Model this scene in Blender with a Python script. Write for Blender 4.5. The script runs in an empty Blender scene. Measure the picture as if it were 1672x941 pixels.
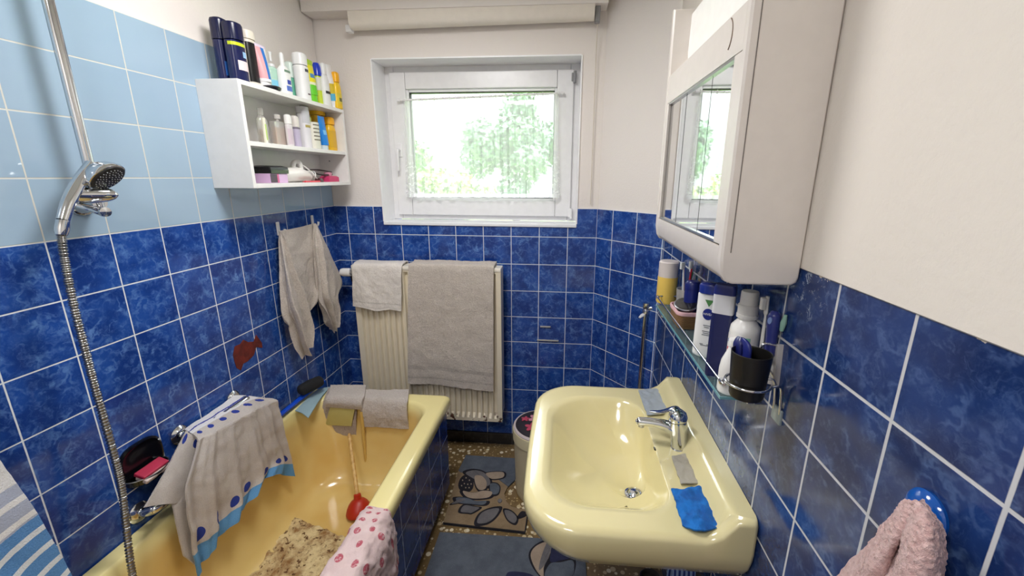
import bpy, bmesh, math, random
import numpy as np
from mathutils import Vector, Matrix, noise
random.seed(7)
sc = bpy.context.scene
COL = sc.collection
S = 0.152                      # wall tile pitch in metres
R0 = 9.45 * S                  # top of the dark blue tiling
W = 1.717                      # right wall
XC = 9.479 * S                 # where the angled corner wall starts on the window wall
CA = (math.cos(0.849), -math.sin(0.849))
TV = 2.74
VX, VY = XC + CA[0] * TV * S, CA[1] * TV * S
ZC = 2.50                      # ceiling
YR = -2.95                     # rear wall
# ------------------------------------------------------------------ camera
F, PX, PY = 684.087, 862.566, 465.681
CAM = np.array([1.27722, -2.23895, 1.59816])
RM = np.array([[0.99598683, -0.08531324, -0.02705351],
               [0.0893711, 0.96424314, 0.24949545],
               [0.0048009, -0.25091198, 0.967998]])
cd = bpy.data.cameras.new('camera'); cam = bpy.data.objects.new('camera', cd); COL.objects.link(cam)
cd.sensor_width = 36; cd.sensor_fit = 'HORIZONTAL'; cd.lens = F / 1672 * 36
cd.shift_x = (836 - PX) / 1672; cd.shift_y = -(470.5 - PY) / 1672
cd.clip_start = 0.02
m4 = Matrix.Identity(4)
for i in range(3):
    m4[i][0] = RM[i][0]; m4[i][1] = RM[i][2]; m4[i][2] = -RM[i][1]; m4[i][3] = CAM[i]
cam.matrix_world = m4
sc.camera = cam

def on(u, v, ax, val):
    """the point of the plane x|y|z = val that the survey of the photo gives for one of its pixels"""
    d = RM @ np.array([(u - PX) / F, 1, -(v - PY) / F]); i = 'xyz'.index(ax)
    return CAM + d * (val - CAM[i]) / d[i]
def mpp(P):
    return float((np.array(P) - CAM) @ RM[:, 1]) / F
# ------------------------------------------------------------------ materials
def srgb(r, g, b):
    f = lambda c: (c / 12.92 if c <= 0.04045 else ((c + 0.055) / 1.055) ** 2.4)
    return (f(r / 255), f(g / 255), f(b / 255), 1)
class NT:
    def __init__(s, name):
        s.m = bpy.data.materials.new(name); s.m.use_nodes = True
        s.t = s.m.node_tree; s.t.nodes.clear()
        s.out = s.t.nodes.new('ShaderNodeOutputMaterial')
        s.tc = s.t.nodes.new('ShaderNodeTexCoord')
    def n(s, typ, ins=None, **kw):
        nd = s.t.nodes.new('ShaderNode' + typ)
        for k, v in kw.items(): setattr(nd, k, v)
        for k, v in (ins or {}).items(): s.set(nd.inputs[k], v)
        return nd
    def set(s, sock, v):
        if isinstance(v, bpy.types.NodeSocket): s.t.links.new(v, sock)
        else: sock.default_value = v
    def math(s, op, a, b=None, c=None, clamp=False):
        nd = s.t.nodes.new('ShaderNodeMath'); nd.operation = op; nd.use_clamp = clamp
        s.set(nd.inputs[0], a)
        if b is not None: s.set(nd.inputs[1], b)
        if c is not None: s.set(nd.inputs[2], c)
        return nd.outputs[0]
    def vmath(s, op, a, b=None, scale=None):
        nd = s.t.nodes.new('ShaderNodeVectorMath'); nd.operation = op
        s.set(nd.inputs[0], a)
        if b is not None: s.set(nd.inputs[1], b)
        if scale is not None: s.set(nd.inputs['Scale'], scale)
        return nd.outputs[1 if op in ('LENGTH', 'DISTANCE') else 0]
    def mix(s, f, a, b):
        nd = s.t.nodes.new('ShaderNodeMix'); nd.data_type = 'RGBA'
        s.set(nd.inputs[0], f); s.set(nd.inputs[6], a); s.set(nd.inputs[7], b)
        return nd.outputs[2]
    def noise(s, vec, scale, detail=3, rough=0.5, dist=0.0):
        nd = s.n('TexNoise', {'Scale': scale, 'Detail': detail, 'Roughness': rough, 'Distortion': dist})
        s.set(nd.inputs['Vector'], vec); return nd.outputs['Fac']
    def ramp(s, f, a, b, smooth=True):
        nd = s.t.nodes.new('ShaderNodeMapRange'); nd.interpolation_type = 'SMOOTHSTEP' if smooth else 'LINEAR'
        s.set(nd.inputs[0], f); nd.inputs[1].default_value = a; nd.inputs[2].default_value = b
        return nd.outputs[0]
    def bsdf(s, color, rough=0.5, metal=0.0, normal=None, **kw):
        p = s.n('BsdfPrincipled'); s.set(p.inputs['Base Color'], color); s.set(p.inputs['Roughness'], rough)
        p.inputs['Metallic'].default_value = metal
        if normal is not None: s.set(p.inputs['Normal'], normal)
        for k, v in kw.items(): s.set(p.inputs[k.replace('_', ' ')], v)
        s.t.links.new(p.outputs[0], s.out.inputs[0]); s.p = p
        return p
    def bump(s, h, strength=0.5, dist=0.002):
        b = s.n('Bump', {'Strength': strength, 'Distance': dist}); s.set(b.inputs['Height'], h); return b.outputs[0]
MC = {}
def mat(name, rgb, rough=0.45, metal=0.0, rgb2=None, scale=30, bump=None, **kw):
    if name in MC: return MC[name]
    t = NT(name); c = srgb(*rgb); nrm = None
    f = t.noise(t.tc.outputs['Object'], scale, 4)
    c2 = srgb(*rgb2) if rgb2 else tuple(x * 0.97 for x in c[:3]) + (1,)
    col = t.mix(t.ramp(f, 0.35, 0.65), c, c2)
    if bump: nrm = t.bump(t.noise(t.tc.outputs['Object'], bump[0], 3, 0.6), bump[1], bump[2] if len(bump) > 2 else 0.003)
    t.bsdf(col, rough, metal, nrm, **kw)
    MC[name] = t.m; return t.m
def terry(name, rgb, rgb2=None, scale=330, strength=0.9, hem=None):
    if name in MC: return MC[name]
    t = NT(name); ob = t.tc.outputs['Object']
    f = t.noise(ob, scale * .55, 4, 0.75); g = t.noise(ob, 16, 4, .6)
    c = srgb(*rgb); c2 = srgb(*(rgb2 or [int(x * .86) for x in rgb]))
    col = t.mix(t.math('ADD', t.math('MULTIPLY', t.ramp(f, .3, .7), .65), t.math('MULTIPLY', g, .35)), c2, c)
    if hem:
        us = t.n('SeparateXYZ'); t.set(us.inputs[0], t.tc.outputs['UV'])
        e = t.math('LESS_THAN', t.math('ABSOLUTE', t.math('SUBTRACT', us.outputs[0], hem)), .008)
        e = t.math('MAXIMUM', e, t.math('LESS_THAN', t.math('ABSOLUTE', t.math('SUBTRACT', us.outputs[0], hem + .045)), .004))
        col = t.mix(t.math('MULTIPLY', e, .3), col, tuple(x * .6 for x in c2[:3]) + (1,)); f = t.math('SUBTRACT', f, t.math('MULTIPLY', e, .5))
    h = t.math('ADD', f, t.math('MULTIPLY', t.noise(ob, 28, 3, .6), 1.2)); p = t.bsdf(col, 0.95, 0, t.bump(h, strength, 0.006), Sheen_Weight=0.2)
    MC[name] = t.m; return t.m
# ------------------------------------------------------------------ mesh building
def rrect(x0, x1, y0, y1, r, k=8, j=10):
    """rounded rectangle, r = radii at (x1,y1),(x0,y1),(x0,y0),(x1,y0), counter-clockwise from (x1,y1)"""
    if not hasattr(r, '__len__'): r = [r] * 4
    cs = [(x1 - r[0], y1 - r[0], 0, r[0]), (x0 + r[1], y1 - r[1], 90, r[1]), (x0 + r[2], y0 + r[2], 180, r[2]), (x1 - r[3], y0 + r[3], 270, r[3])]
    pts = []
    for q in range(4):
        cx, cy, a0, rr = cs[q]
        for i in range(k + 1):
            a = math.radians(a0 + 90 * i / k); pts.append((cx + rr * math.cos(a), cy + rr * math.sin(a)))
        nx, ny, na, nr = cs[(q + 1) % 4]
        b = (nx + nr * math.cos(math.radians(na)), ny + nr * math.sin(math.radians(na)))
        a_ = pts[-1]
        for i in range(1, j): pts.append((a_[0] + (b[0] - a_[0]) * i / j, a_[1] + (b[1] - a_[1]) * i / j))
    return np.array(pts)
def ring(p2, z): return np.column_stack([p2, np.full(len(p2), z) if not hasattr(z, '__len__') else z])
def spline(P, n):
    """Catmull-Rom resampling along the first axis"""
    P = np.asarray(P, float); m = len(P)
    if m == 2:
        t = np.linspace(0, 1, n).reshape((-1,) + (1,) * (P.ndim - 1)); return P[0] * (1 - t) + P[1] * t
    Q = np.concatenate([[2 * P[0] - P[1]], P, [2 * P[-1] - P[-2]]]); out = []
    for s in np.linspace(0, m - 1, n):
        i = min(int(s), m - 2); t = s - i; a, b, c, d = Q[i], Q[i + 1], Q[i + 2], Q[i + 3]
        out.append(0.5 * (2 * b + (c - a) * t + (2 * a - 5 * b + 4 * c - d) * t * t + (3 * b - a - 3 * c + d) * t ** 3))
    return np.array(out)
class MB:
    def __init__(s): s.v = []; s.f = []; s.fm = []; s.uv = []; s.mi = 0
    def add(s, vs, fs, uv=None):
        o = len(s.v); s.v += [tuple(map(float, p)) for p in vs]
        s.uv += list(uv) if uv is not None else [(0, 0)] * len(vs)
        for f in fs: s.f.append([i + o for i in f]); s.fm.append(s.mi)
        return s
    def box(s, x0, x1, y0, y1, z0, z1, bev=0.0, seg=2):
        bm = bmesh.new(); bmesh.ops.create_cube(bm, size=1)
        for v in bm.verts: v.co = Vector(((x0 + x1) / 2 + v.co.x * (x1 - x0), (y0 + y1) / 2 + v.co.y * (y1 - y0), (z0 + z1) / 2 + v.co.z * (z1 - z0)))
        if bev: bmesh.ops.bevel(bm, geom=list(bm.edges), offset=bev, segments=seg, affect='EDGES', profile=0.5)
        bm.verts.index_update(); s.add([v.co[:] for v in bm.verts], [[v.index for v in f.verts] for f in bm.faces]); bm.free()
        return s
    def obox(s, c, sx, sy, sz, rot=(0, 0, 0), bev=0.0, seg=2):
        a = len(s.v); s.box(-sx / 2, sx / 2, -sy / 2, sy / 2, -sz / 2, sz / 2, bev, seg)
        from mathutils import Euler
        R = Euler(rot).to_matrix()
        for i in range(a, len(s.v)): s.v[i] = tuple(R @ Vector(s.v[i]) + Vector(c))
        return s
    def loft(s, rings, cap0=True, cap1=True, closed=True):
        n = len(rings[0]); vs = np.concatenate([np.asarray(r, float) for r in rings]); fs = []
        for a in range(len(rings) - 1):
            for i in range(n if closed else n - 1):
                j = (i + 1) % n; fs.append([a * n + i, a * n + j, (a + 1) * n + j, (a + 1) * n + i])
        if cap0: fs.append(list(range(n))[::-1])
        if cap1: fs.append([(len(rings) - 1) * n + i for i in range(n)])
        return s.add(vs, fs)
    def tube(s, path, r, n=12, smooth=0, caps=True, flat=1.0):
        P = np.asarray(path, float)
        rr = np.full(len(P), float(r)) if not hasattr(r, '__len__') else np.asarray(r, float)
        if smooth: P2 = spline(P, smooth); rr = np.interp(np.linspace(0, 1, smooth), np.linspace(0, 1, len(rr)), rr); P = P2
        T = np.gradient(P, axis=0); T /= np.linalg.norm(T, axis=1)[:, None] + 1e-12
        up = np.array([0, 0, 1.0]) if abs(T[0][2]) < 0.9 else np.array([1.0, 0, 0])
        u = np.cross(up, T[0]); u /= np.linalg.norm(u); rings = []
        for p, t, q in zip(P, T, rr):
            u = u - t * (u @ t); u /= np.linalg.norm(u); w = np.cross(t, u)
            rings.append([p + q * (math.cos(a) * u + flat * math.sin(a) * w) for a in np.linspace(0, 2 * math.pi, n, endpoint=False)])
        return s.loft(rings, caps, caps)
    def lathe(s, prof, c=(0, 0, 0), n=28, sx=1.0, sy=1.0, axis=None):
        rings = []
        for r, z in prof: rings.append([(r * sx * math.cos(a), r * sy * math.sin(a), z) for a in np.linspace(0, 2 * math.pi, n, endpoint=False)])
        a = len(s.v); s.loft(rings)
        M = Vector(axis).to_track_quat('Z', 'Y').to_matrix() if axis is not None else Matrix.Identity(3)
        for i in range(a, len(s.v)): s.v[i] = tuple(M @ Vector(s.v[i]) + Vector(c))
        return s
    def poly(s, pts, z0, z1):
        """prism over a flat outline"""
        n = len(pts); return s.add([(x, y, z0) for x, y in pts] + [(x, y, z1) for x, y in pts],
            [list(range(n))[::-1], list(range(n, 2 * n))] + [[i, (i + 1) % n, n + (i + 1) % n, n + i] for i in range(n)])
    def cloth(s, ctrl, nu=50, nv=50, amp=0.003, scale=14, thick=0.006, seed=0, fine=0.0, edge=0.0, folds=None):
        P = spline(spline(np.asarray(ctrl, float), nu).swapaxes(0, 1), nv).swapaxes(0, 1)
        N = np.cross(np.gradient(P, axis=0), np.gradient(P, axis=1)); N /= np.linalg.norm(N, axis=2)[..., None] + 1e-12
        for i in range(nu):
            for j in range(nv):
                q = Vector(P[i, j]) * scale + Vector((seed * 7.3, seed * 3.1, 0))
                d = noise.noise(q) * amp + noise.noise(q * 2.7) * amp * 0.4
                if folds:
                    fn, fa, fp, f0 = folds; q_ = j / (nv - 1); r_ = max(0.0, i / (nu - 1) - f0) / (1 - f0)
                    ph = 2 * math.pi * fn * q_ + 2.2 * noise.noise(Vector((q_ * 2.5, r_ * .8, seed)))
                    d += fa * r_ ** fp * (math.sin(ph) + .4 * math.sin(2.3 * ph + 1 + seed))
                if fine: d += noise.noise(Vector(P[i, j]) * 260) * fine
                P[i, j] += N[i, j] * d
                if edge: P[i, j] += np.array(noise.noise_vector(Vector(P[i, j]) * 60)) * edge
        A = (P + N * thick / 2).reshape(-1, 3); B = (P - N * thick / 2).reshape(-1, 3); k = nu * nv
        idx = lambda i, j: i * nv + j; fs = []
        for i in range(nu - 1):
            for j in range(nv - 1):
                fs.append([idx(i, j), idx(i + 1, j), idx(i + 1, j + 1), idx(i, j + 1)])
                fs.append([k + idx(i, j), k + idx(i, j + 1), k + idx(i + 1, j + 1), k + idx(i + 1, j)])
        b = [idx(i, 0) for i in range(nu)] + [idx(nu - 1, j) for j in range(1, nv)] + [idx(i, nv - 1) for i in range(nu - 2, -1, -1)] + [idx(0, j) for j in range(nv - 2, 0, -1)]
        for q in range(len(b)):
            a_, c_ = b[q], b[(q + 1) % len(b)]; fs.append([c_, a_, a_ + k, c_ + k])
        uv = [(i / (nu - 1), j / (nv - 1)) for i in range(nu) for j in range(nv)]
        return s.add(np.concatenate([A, B]), fs, uv + uv)
    def build(s, name, mats, parent=None, loc=None, uvf=None, angle=40, local=False, wn=True):
        """world-built vertices; the object's origin is loc (or its parent's origin)"""
        if not isinstance(mats, (list, tuple)): mats = [mats]
        o3 = Vector((0, 0, 0))
        if parent is not None:
            q = parent
            while q is not None: o3 += q.location; q = q.parent
        elif loc is not None: o3 = Vector(loc)
        elif s.v:
            a = np.array(s.v); o3 = Vector(((a[:, 0].min() + a[:, 0].max()) / 2, (a[:, 1].min() + a[:, 1].max()) / 2, a[:, 2].min()))
        me = bpy.data.meshes.new(name)
        sub = Vector((0, 0, 0)) if local else o3
        me.from_pydata([tuple(Vector(p) - sub) for p in s.v], [], s.f)
        for m_ in mats: me.materials.append(m_)
        me.polygons.foreach_set('material_index', s.fm)
        ul = me.uv_layers.new(name='UVMap')
        vv = [uvf(*p) for p in s.v] if uvf else s.uv
        ul.data.foreach_set('uv', [c for l in me.loops for c in vv[l.vertex_index]])
        bm = bmesh.new(); bm.from_mesh(me); bmesh.ops.recalc_face_normals(bm, faces=bm.faces); bm.to_mesh(me); bm.free()
        me.shade_smooth(); me.set_sharp_from_angle(angle=math.radians(angle)); me.update()
        o = bpy.data.objects.new(name, me); COL.objects.link(o)
        if len(me.polygons) < 3000 and wn: md = o.modifiers.new('weighted_normal', 'WEIGHTED_NORMAL'); md.keep_sharp = True; md.weight = 90
        if parent is not None: o.parent = parent
        else: o.location = o3
        return o
def tag(o, label, cat, group=None, kind=None):
    o['label'] = label; o['category'] = cat
    if group: o['group'] = group
    if kind: o['kind'] = kind
    return o
def thing(name, label, cat, loc=(0, 0, 0), group=None):
    o = bpy.data.objects.new(name, None); COL.objects.link(o); o.location = loc; o.empty_display_size = 0.05
    return tag(o, label, cat, group)
def struct(o): o['kind'] = 'structure'; return o
def text_into(mb, body, size, origin, ux, uz, thick=0.0006, align='CENTER'):
    """flat lettering as real mesh: ux, uz are the world directions of writing and up"""
    c = bpy.data.curves.new('lettering', 'FONT'); c.body = body; c.size = size; c.align_x = align; c.align_y = 'CENTER'; c.extrude = thick; c.resolution_u = 2
    o = bpy.data.objects.new('lettering', c); COL.objects.link(o)
    dg = bpy.context.evaluated_depsgraph_get(); me = o.evaluated_get(dg).to_mesh()
    ux = Vector(ux).normalized(); uz = Vector(uz).normalized(); un = ux.cross(uz)
    mb.add([tuple(Vector(origin) + ux * v.co.x + uz * v.co.y + un * v.co.z) for v in me.vertices], [list(p.vertices) for p in me.polygons])
    o.evaluated_get(dg).to_mesh_clear(); bpy.data.objects.remove(o); bpy.data.curves.remove(c)
SKY_STRENGTH, BULB, FILL_BULB, EXPO = 21.0, 11.5, 9.0, 0.40
# ------------------------------------------------------------------ surfaces of the room
def paint(name, rgb, bump=0.25, scale=120):
    t = NT(name); ob = t.tc.outputs['Object']
    c = srgb(*rgb); f = t.noise(ob, 2.2, 3)
    h = t.math('ADD', t.noise(ob, scale, 4, 0.6), t.math('MULTIPLY', t.noise(ob, scale / 4, 2), 0.8))
    t.bsdf(t.mix(f, tuple(x * .965 for x in c[:3]) + (1,), c), 0.85, 0, t.bump(h, bump, 0.004))
    return t.m
M_PAINT = paint('white_plaster', (238, 231, 226))
M_PAINT_R = paint('rough_white_plaster', (232, 224, 214), 0.22, 110)
M_CEIL = paint('ceiling_paint', (243, 240, 236), 0.1)
def tiles(name, base, light, dark, grout, marble=1.0, rough=0.10, ragged=False, gw=0.0115):
    t = NT(name); uv = t.tc.outputs['UV']
    fr = t.vmath('FRACTION', uv); sx = t.n('SeparateXYZ'); t.set(sx.inputs[0], fr)
    ex = t.math('MINIMUM', sx.outputs[0], t.math('SUBTRACT', 1.0, sx.outputs[0]))
    ey = t.math('MINIMUM', sx.outputs[1], t.math('SUBTRACT', 1.0, sx.outputs[1]))
    e = t.math('MINIMUM', ex, ey)
    e = t.math('ADD', e, t.math('MULTIPLY', t.math('SUBTRACT', t.noise(uv, 9, 2), 0.5), 0.004))
    tile = t.ramp(e, gw * 0.75, gw * 1.25)
    cell = t.vmath('FLOOR', uv)
    wn = t.n('TexWhiteNoise', noise_dimensions='3D'); t.set(wn.inputs['Vector'], cell)
    q = t.vmath('ADD', uv, t.vmath('SCALE', wn.outputs['Color'], scale=17.0))
    if marble:
        d = t.n('TexNoise', {'Scale': 5.0, 'Detail': 3}); t.set(d.inputs['Vector'], q)
        qd = t.vmath('ADD', q, t.vmath('SCALE', d.outputs['Color'], scale=0.45))
        vo = t.n('TexVoronoi', {'Scale': 3.6}, feature='DISTANCE_TO_EDGE'); t.set(vo.inputs['Vector'], qd)
        vein = t.math('SUBTRACT', 1.0, t.ramp(vo.outputs['Distance'], 0.0, 0.16))
        patch = t.ramp(t.noise(q, 3.2, 4, 0.6), 0.42, 0.68)
        cloud = t.noise(qd, 7, 5, 0.65)
        wisp = t.ramp(t.noise(qd, 3.4, 6, .7, 1.2), .50, .74)
        lift = t.math('ADD', t.math('MULTIPLY', t.math('MULTIPLY', vein, patch), 0.55 * marble), t.math('ADD', t.math('MULTIPLY', t.ramp(cloud, .48, .8), 0.28 * marble), t.math('MULTIPLY', wisp, .42 * marble)), clamp=True)
        col = t.mix(t.ramp(t.noise(q, 1.6, 3), 0.35, 0.65), srgb(*dark), srgb(*base))
        col = t.mix(lift, col, srgb(*light))
    else:
        col = t.mix(wn.outputs['Value'], srgb(*base), srgb(*light))
        col = t.mix(t.math('MULTIPLY', t.noise(q, 1.2, 2), 0.35), col, srgb(*dark))
    gr = t.mix(t.noise(uv, 3, 3), srgb(*grout), tuple(x * .8 for x in srgb(*grout)[:3]) + (1,))
    col = t.mix(tile, gr, col)
    rgh = t.math('ADD', t.math('MULTIPLY', t.math('SUBTRACT', 1.0, tile), 0.7), rough)
    wave = t.noise(t.vmath('ADD', uv, wn.outputs['Color']), 1.4, 2)
    h = t.math('ADD', tile, t.math('MULTIPLY', wave, 0.55))
    if ragged:                      # plaster and paint smeared over the top edge of the tiling
        us = t.n('SeparateXYZ'); t.set(us.inputs[0], uv)
        n1 = t.math('MULTIPLY', t.ramp(t.noise(uv, 2.2, 5, 0.7), .45, .75), 0.09)
        top = t.ramp(t.math('ADD', us.outputs[1], n1), 0.012, 0.028)
        col = t.mix(top, col, srgb(232, 222, 208)); rgh = t.math('MAXIMUM', rgh, t.math('MULTIPLY', top, .8))
        # crusts of limescale left below the glass shelf
        nn = t.noise(uv, 7, 6, 0.75, 0.6)
        band = t.math('SUBTRACT', 1.0, t.ramp(t.math('ABSOLUTE', t.math('SUBTRACT', t.math('SUBTRACT', -1.78, t.math('MULTIPLY', us.outputs[0], .16)))), 0.03, 0.17))
        reach = t.math('SUBTRACT', 1.0, t.ramp(t.math('ABSOLUTE', t.math('SUBTRACT', us.outputs[0], 0.55)), 0.45, 0.95))
        crust = t.math('MULTIPLY', t.math('MULTIPLY', band, reach), t.ramp(nn, 0.49, 0.56))
        band2 = t.math('SUBTRACT', 1.0, t.ramp(t.vmath('DISTANCE', uv, (0.5, -0.25, 0)), 0.12, 0.42))
        crust = t.math('MAXIMUM', crust, t.math('MULTIPLY', band2, t.ramp(nn, 0.56, 0.62)))
        col = t.mix(t.math('MULTIPLY', crust, .75), col, srgb(190, 205, 225))
        h = t.math('ADD', h, t.math('MULTIPLY', crust, 0.6))
    t.bsdf(col, rgh, 0, t.bump(h, 0.35, 0.0025))
    return t.m
M_BLUE = tiles('dark_blue_marbled_tile', (36, 76, 156), (104, 144, 206), (26, 56, 128), (232, 238, 244))
M_BLUE_R = tiles('dark_blue_marbled_tile_worn', (34, 62, 120), (92, 118, 164), (24, 44, 92), (214, 214, 216), 0.85, 0.13, True, 0.017)
M_BLUE_P = tiles('dark_blue_panel_tile', (34, 64, 140), (66, 98, 164), (26, 50, 114), (196, 210, 236), 0.7, 0.2, False, 0.013)
M_SKY = tiles('light_blue_tile', (156, 181, 203), (165, 189, 209), (147, 173, 197), (222, 222, 214), 0, 0.07)
M_WHITE = mat('white_lacquer', (236, 234, 232), 0.3)
M_UPVC = mat('white_window_plastic', (238, 237, 238), 0.28)
M_CREAM = mat('cream_enamel', (226, 214, 192), 0.3)
uvL = lambda x, y, z: (-y / S - 0.708, z / S - 9.45)
uvB = lambda x, y, z: ((XC - x) / S, z / S - 9.45)
uvC = lambda x, y, z: (math.hypot(x - XC, y) / S - 0.719, z / S - 9.45)
uvR = lambda x, y, z: ((-1.39753 - y) / S, z / S - 9.45)
TH = 0.14
# left wall: dark blue, light blue, paint
w = MB()
w.mi = 0; w.box(-TH, 0, YR, 0.0, 0, R0)
w.mi = 1; w.box(-TH, 0, YR, 0.0, R0, R0 + 4 * S)
w.mi = 2; w.box(-TH, -0.006, YR, 0.0, R0 + 4 * S, ZC)
wall_left = struct(w.build('wall_left', [M_BLUE, M_SKY, M_PAINT], loc=(0, 0, 0), uvf=uvL))
# a chipped tile that shows the terracotta body: an irregular flake
p = MB(); rr = random.Random(3)
outl = [(380, 580), (383, 566), (392, 562), (397, 555), (405, 559), (414, 558), (418, 547), (427, 560), (428, 568), (418, 567), (414, 580), (404, 590), (397, 594), (393, 605), (386, 601), (383, 592)]
pts = [on(u, v, 'x', 0.0) for u, v in outl]
n_ = len(pts)
p.add([(0.0, q[1], q[2]) for q in pts] + [(0.0016, q[1], q[2]) for q in pts], [list(range(n_, 2 * n_))] + [[i, (i + 1) % n_, n_ + (i + 1) % n_, n_ + i] for i in range(n_)])
ch = p.build('chipped_tile_patch', mat('bare_terracotta', (112, 34, 22), 0.75, rgb2=(86, 24, 18), bump=(200, .5)), wall_left)
ch['label'] = 'reddish brown patch where a tile is chipped'; ch['kind'] = 'structure'
# window wall with the opening
WX0, WX1, WZ0, WZ1, WD = 0.28, 1.334, 1.337, 2.166, 0.15
BT = 0.26
w = MB()
def bz(x0, x1, z0, z1, mi, y0=0.0): w.mi = mi; w.box(x0, x1, y0, BT, z0, z1)
bz(-TH, WX0, 0, R0, 0); bz(WX1, XC + .02, 0, R0, 0); bz(WX0, WX1, 0, WZ0, 0)
bz(-TH, WX0, R0, ZC, 1, .006); bz(WX1, XC + .02, R0, ZC, 1, .006); bz(WX0, WX1, WZ1, ZC, 1, .006)
struct(w.build('wall_back', [M_BLUE, M_PAINT], loc=(0, 0, 0), uvf=uvB))
# angled corner wall
w = MB()
nx, ny = -CA[1], CA[0]
def cz(z0, z1, mi, off):
    w.mi = mi; a = np.array([XC - .0, 0.0]); b = np.array([VX, VY]); n = np.array([nx, ny])
    a1, b1 = a + n * off, b + n * off; a2, b2 = a + n * .2, b + n * .2
    w.add([(*a1, z0), (*b1, z0), (*b2, z0), (*a2, z0), (*a1, z1), (*b1, z1), (*b2, z1), (*a2, z1)],
          [[0, 1, 2, 3], [4, 5, 6, 7], [0, 1, 5, 4], [1, 2, 6, 5], [2, 3, 7, 6], [3, 0, 4, 7]])
cz(0, R0, 0, 0); cz(R0, ZC, 1, .006)
struct(w.build('wall_corner', [M_BLUE, M_PAINT], loc=(XC, 0, 0), uvf=uvC))
# right wall
w = MB()
w.mi = 0; w.box(W, W + TH, YR, VY, 0, R0)
w.mi = 1; w.box(W - 0.004, W + TH, YR, VY, R0, ZC)
struct(w.build('wall_right', [M_BLUE_R, M_PAINT_R], loc=(W, 0, 0), uvf=uvR))
# rear wall with an open doorway, and the hall behind it
w = MB()
DX0, DX1, DZ = 0.80, 1.60, 2.03
w.box(-TH, DX0, YR - TH, YR, 0, ZC); w.box(DX1, W + TH, YR - TH, YR, 0, ZC); w.box(DX0, DX1, YR - TH, YR, DZ, ZC)
struct(w.build('wall_rear', M_PAINT, loc=(W / 2, YR, 0)))
w = MB()
w.box(DX0 - .07, DX0, YR - TH - .01, YR + .015, 0, DZ + .07, .004); w.box(DX1, DX1 + .07, YR - TH - .01, YR + .015, 0, DZ + .07, .004); w.box(DX0, DX1, YR - TH - .01, YR + .015, DZ, DZ + .07, .004)
struct(w.build('trim_1', M_WHITE, loc=(DX0, YR, 0)))
dr_ = bpy.data.objects.new('door_1', None); COL.objects.link(dr_); dr_.location = (DX0, YR, 0); struct(dr_)
k = MB(); k.box(DX0, DX1, YR - .06, YR - .02, .005, DZ, .003); k.build('door_leaf', M_WHITE, dr_)
k = MB(); k.tube([(DX0 + .06, YR - .02, 1.03), (DX0 + .06, YR + .035, 1.03), (DX0 + .08, YR + .04, 1.03), (DX0 + .18, YR + .04, 1.03)], .009, 10, 20); k.build('door_handle', mat('satin_metal', (180, 180, 180), .3, 1.0), dr_)
w = MB(); w.box(-TH, W + TH, YR - TH, BT, ZC, ZC + .1); struct(w.build('ceiling', M_CEIL, loc=(0, 0, ZC)))
# terrazzo floor
t = NT('terrazzo'); ob = t.tc.outputs['Object']
def stones(scale, a, b, thr):
    vo = t.n('TexVoronoi', {'Scale': scale, 'Randomness': 1.0}); t.set(vo.inputs['Vector'], ob)
    wn = t.n('SeparateXYZ'); t.set(wn.inputs[0], vo.outputs['Color'])
    pick = t.math('GREATER_THAN', wn.outputs[0], thr)
    size = t.math('MULTIPLY_ADD', wn.outputs[1], b - a, a)
    m = t.math('SUBTRACT', 1.0, t.ramp(t.math('SUBTRACT', vo.outputs['Distance'], size), -0.04, 0.03))
    return t.math('MULTIPLY', m, pick), wn.outputs[2]
m1, v1 = stones(36, .24, .42, .22); m2, v2 = stones(70, .2, .36, .5)
col = t.mix(t.noise(ob, 60, 4), srgb(104, 82, 50), srgb(140, 116, 78))
col = t.mix(m2, col, srgb(190, 168, 122)); col = t.mix(m1, col, t.mix(v1, srgb(200, 180, 140), srgb(232, 222, 198)))
t.bsdf(col, 0.32); M_TERR = t.m
w = MB(); w.box(-TH, W + TH, YR - 2.2, BT, -.1, 0); struct(w.build('floor', M_TERR, loc=(0, 0, 0)))
# dark skirting tiles under the window wall
M_SKIRT = tiles('black_skirting_tile', (26, 24, 26), (40, 38, 42), (18, 18, 20), (70, 66, 62), 0, 0.2)
w = MB(); w.box(0, XC, -.008, 0.0, 0, .075); struct(w.build('baseboard_back', M_SKIRT, loc=(XC, 0, 0), uvf=uvB))
# shutter box over the window
w = MB(); w.box(0.0, XC, -.10, .006, 2.348, ZC, .004); struct(w.build('trim_2', M_PAINT, loc=(.7, 0, 2.35)))
# ------------------------------------------------------------------ window
win = bpy.data.objects.new('window_1', None); COL.objects.link(win); win.location = (WX0, WD, WZ0); struct(win)
win['label'] = 'white plastic tilt window in deep reveal'
yf = WD
# bright marble-like sill, and an added white lining that paints daylight onto the reveals
w = MB(); w.box(WX0, WX1, -.008, yf, WZ0, WZ0 + .018, .004); w.build('sill', mat('white_sill', (240, 242, 246), .25), win)
w = MB(); w.box(WX0 - .003, WX0 + .004, -.002, yf, WZ0 + .018, WZ1, .001); w.box(WX1 - .004, WX1 + .003, -.002, yf, WZ0 + .018, WZ1, .001); w.box(WX0 + .004, WX1 - .004, -.002, yf, WZ1 - .004, WZ1 + .003, .001)
w.build('reveal_brightening', mat('lit_reveal_white', (250, 250, 252), .35), win)
fr_ = MB()
def frame(mb, x0, x1, z0, z1, wd, y0, y1, bev=.004):
    mb.box(x0, x0 + wd, y0, y1, z0, z1, bev); mb.box(x1 - wd, x1, y0, y1, z0, z1, bev)
    mb.box(x0 + wd, x1 - wd, y0, y1, z0, z0 + wd, bev); mb.box(x0 + wd, x1 - wd, y0, y1, z1 - wd, z1, bev)
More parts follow.
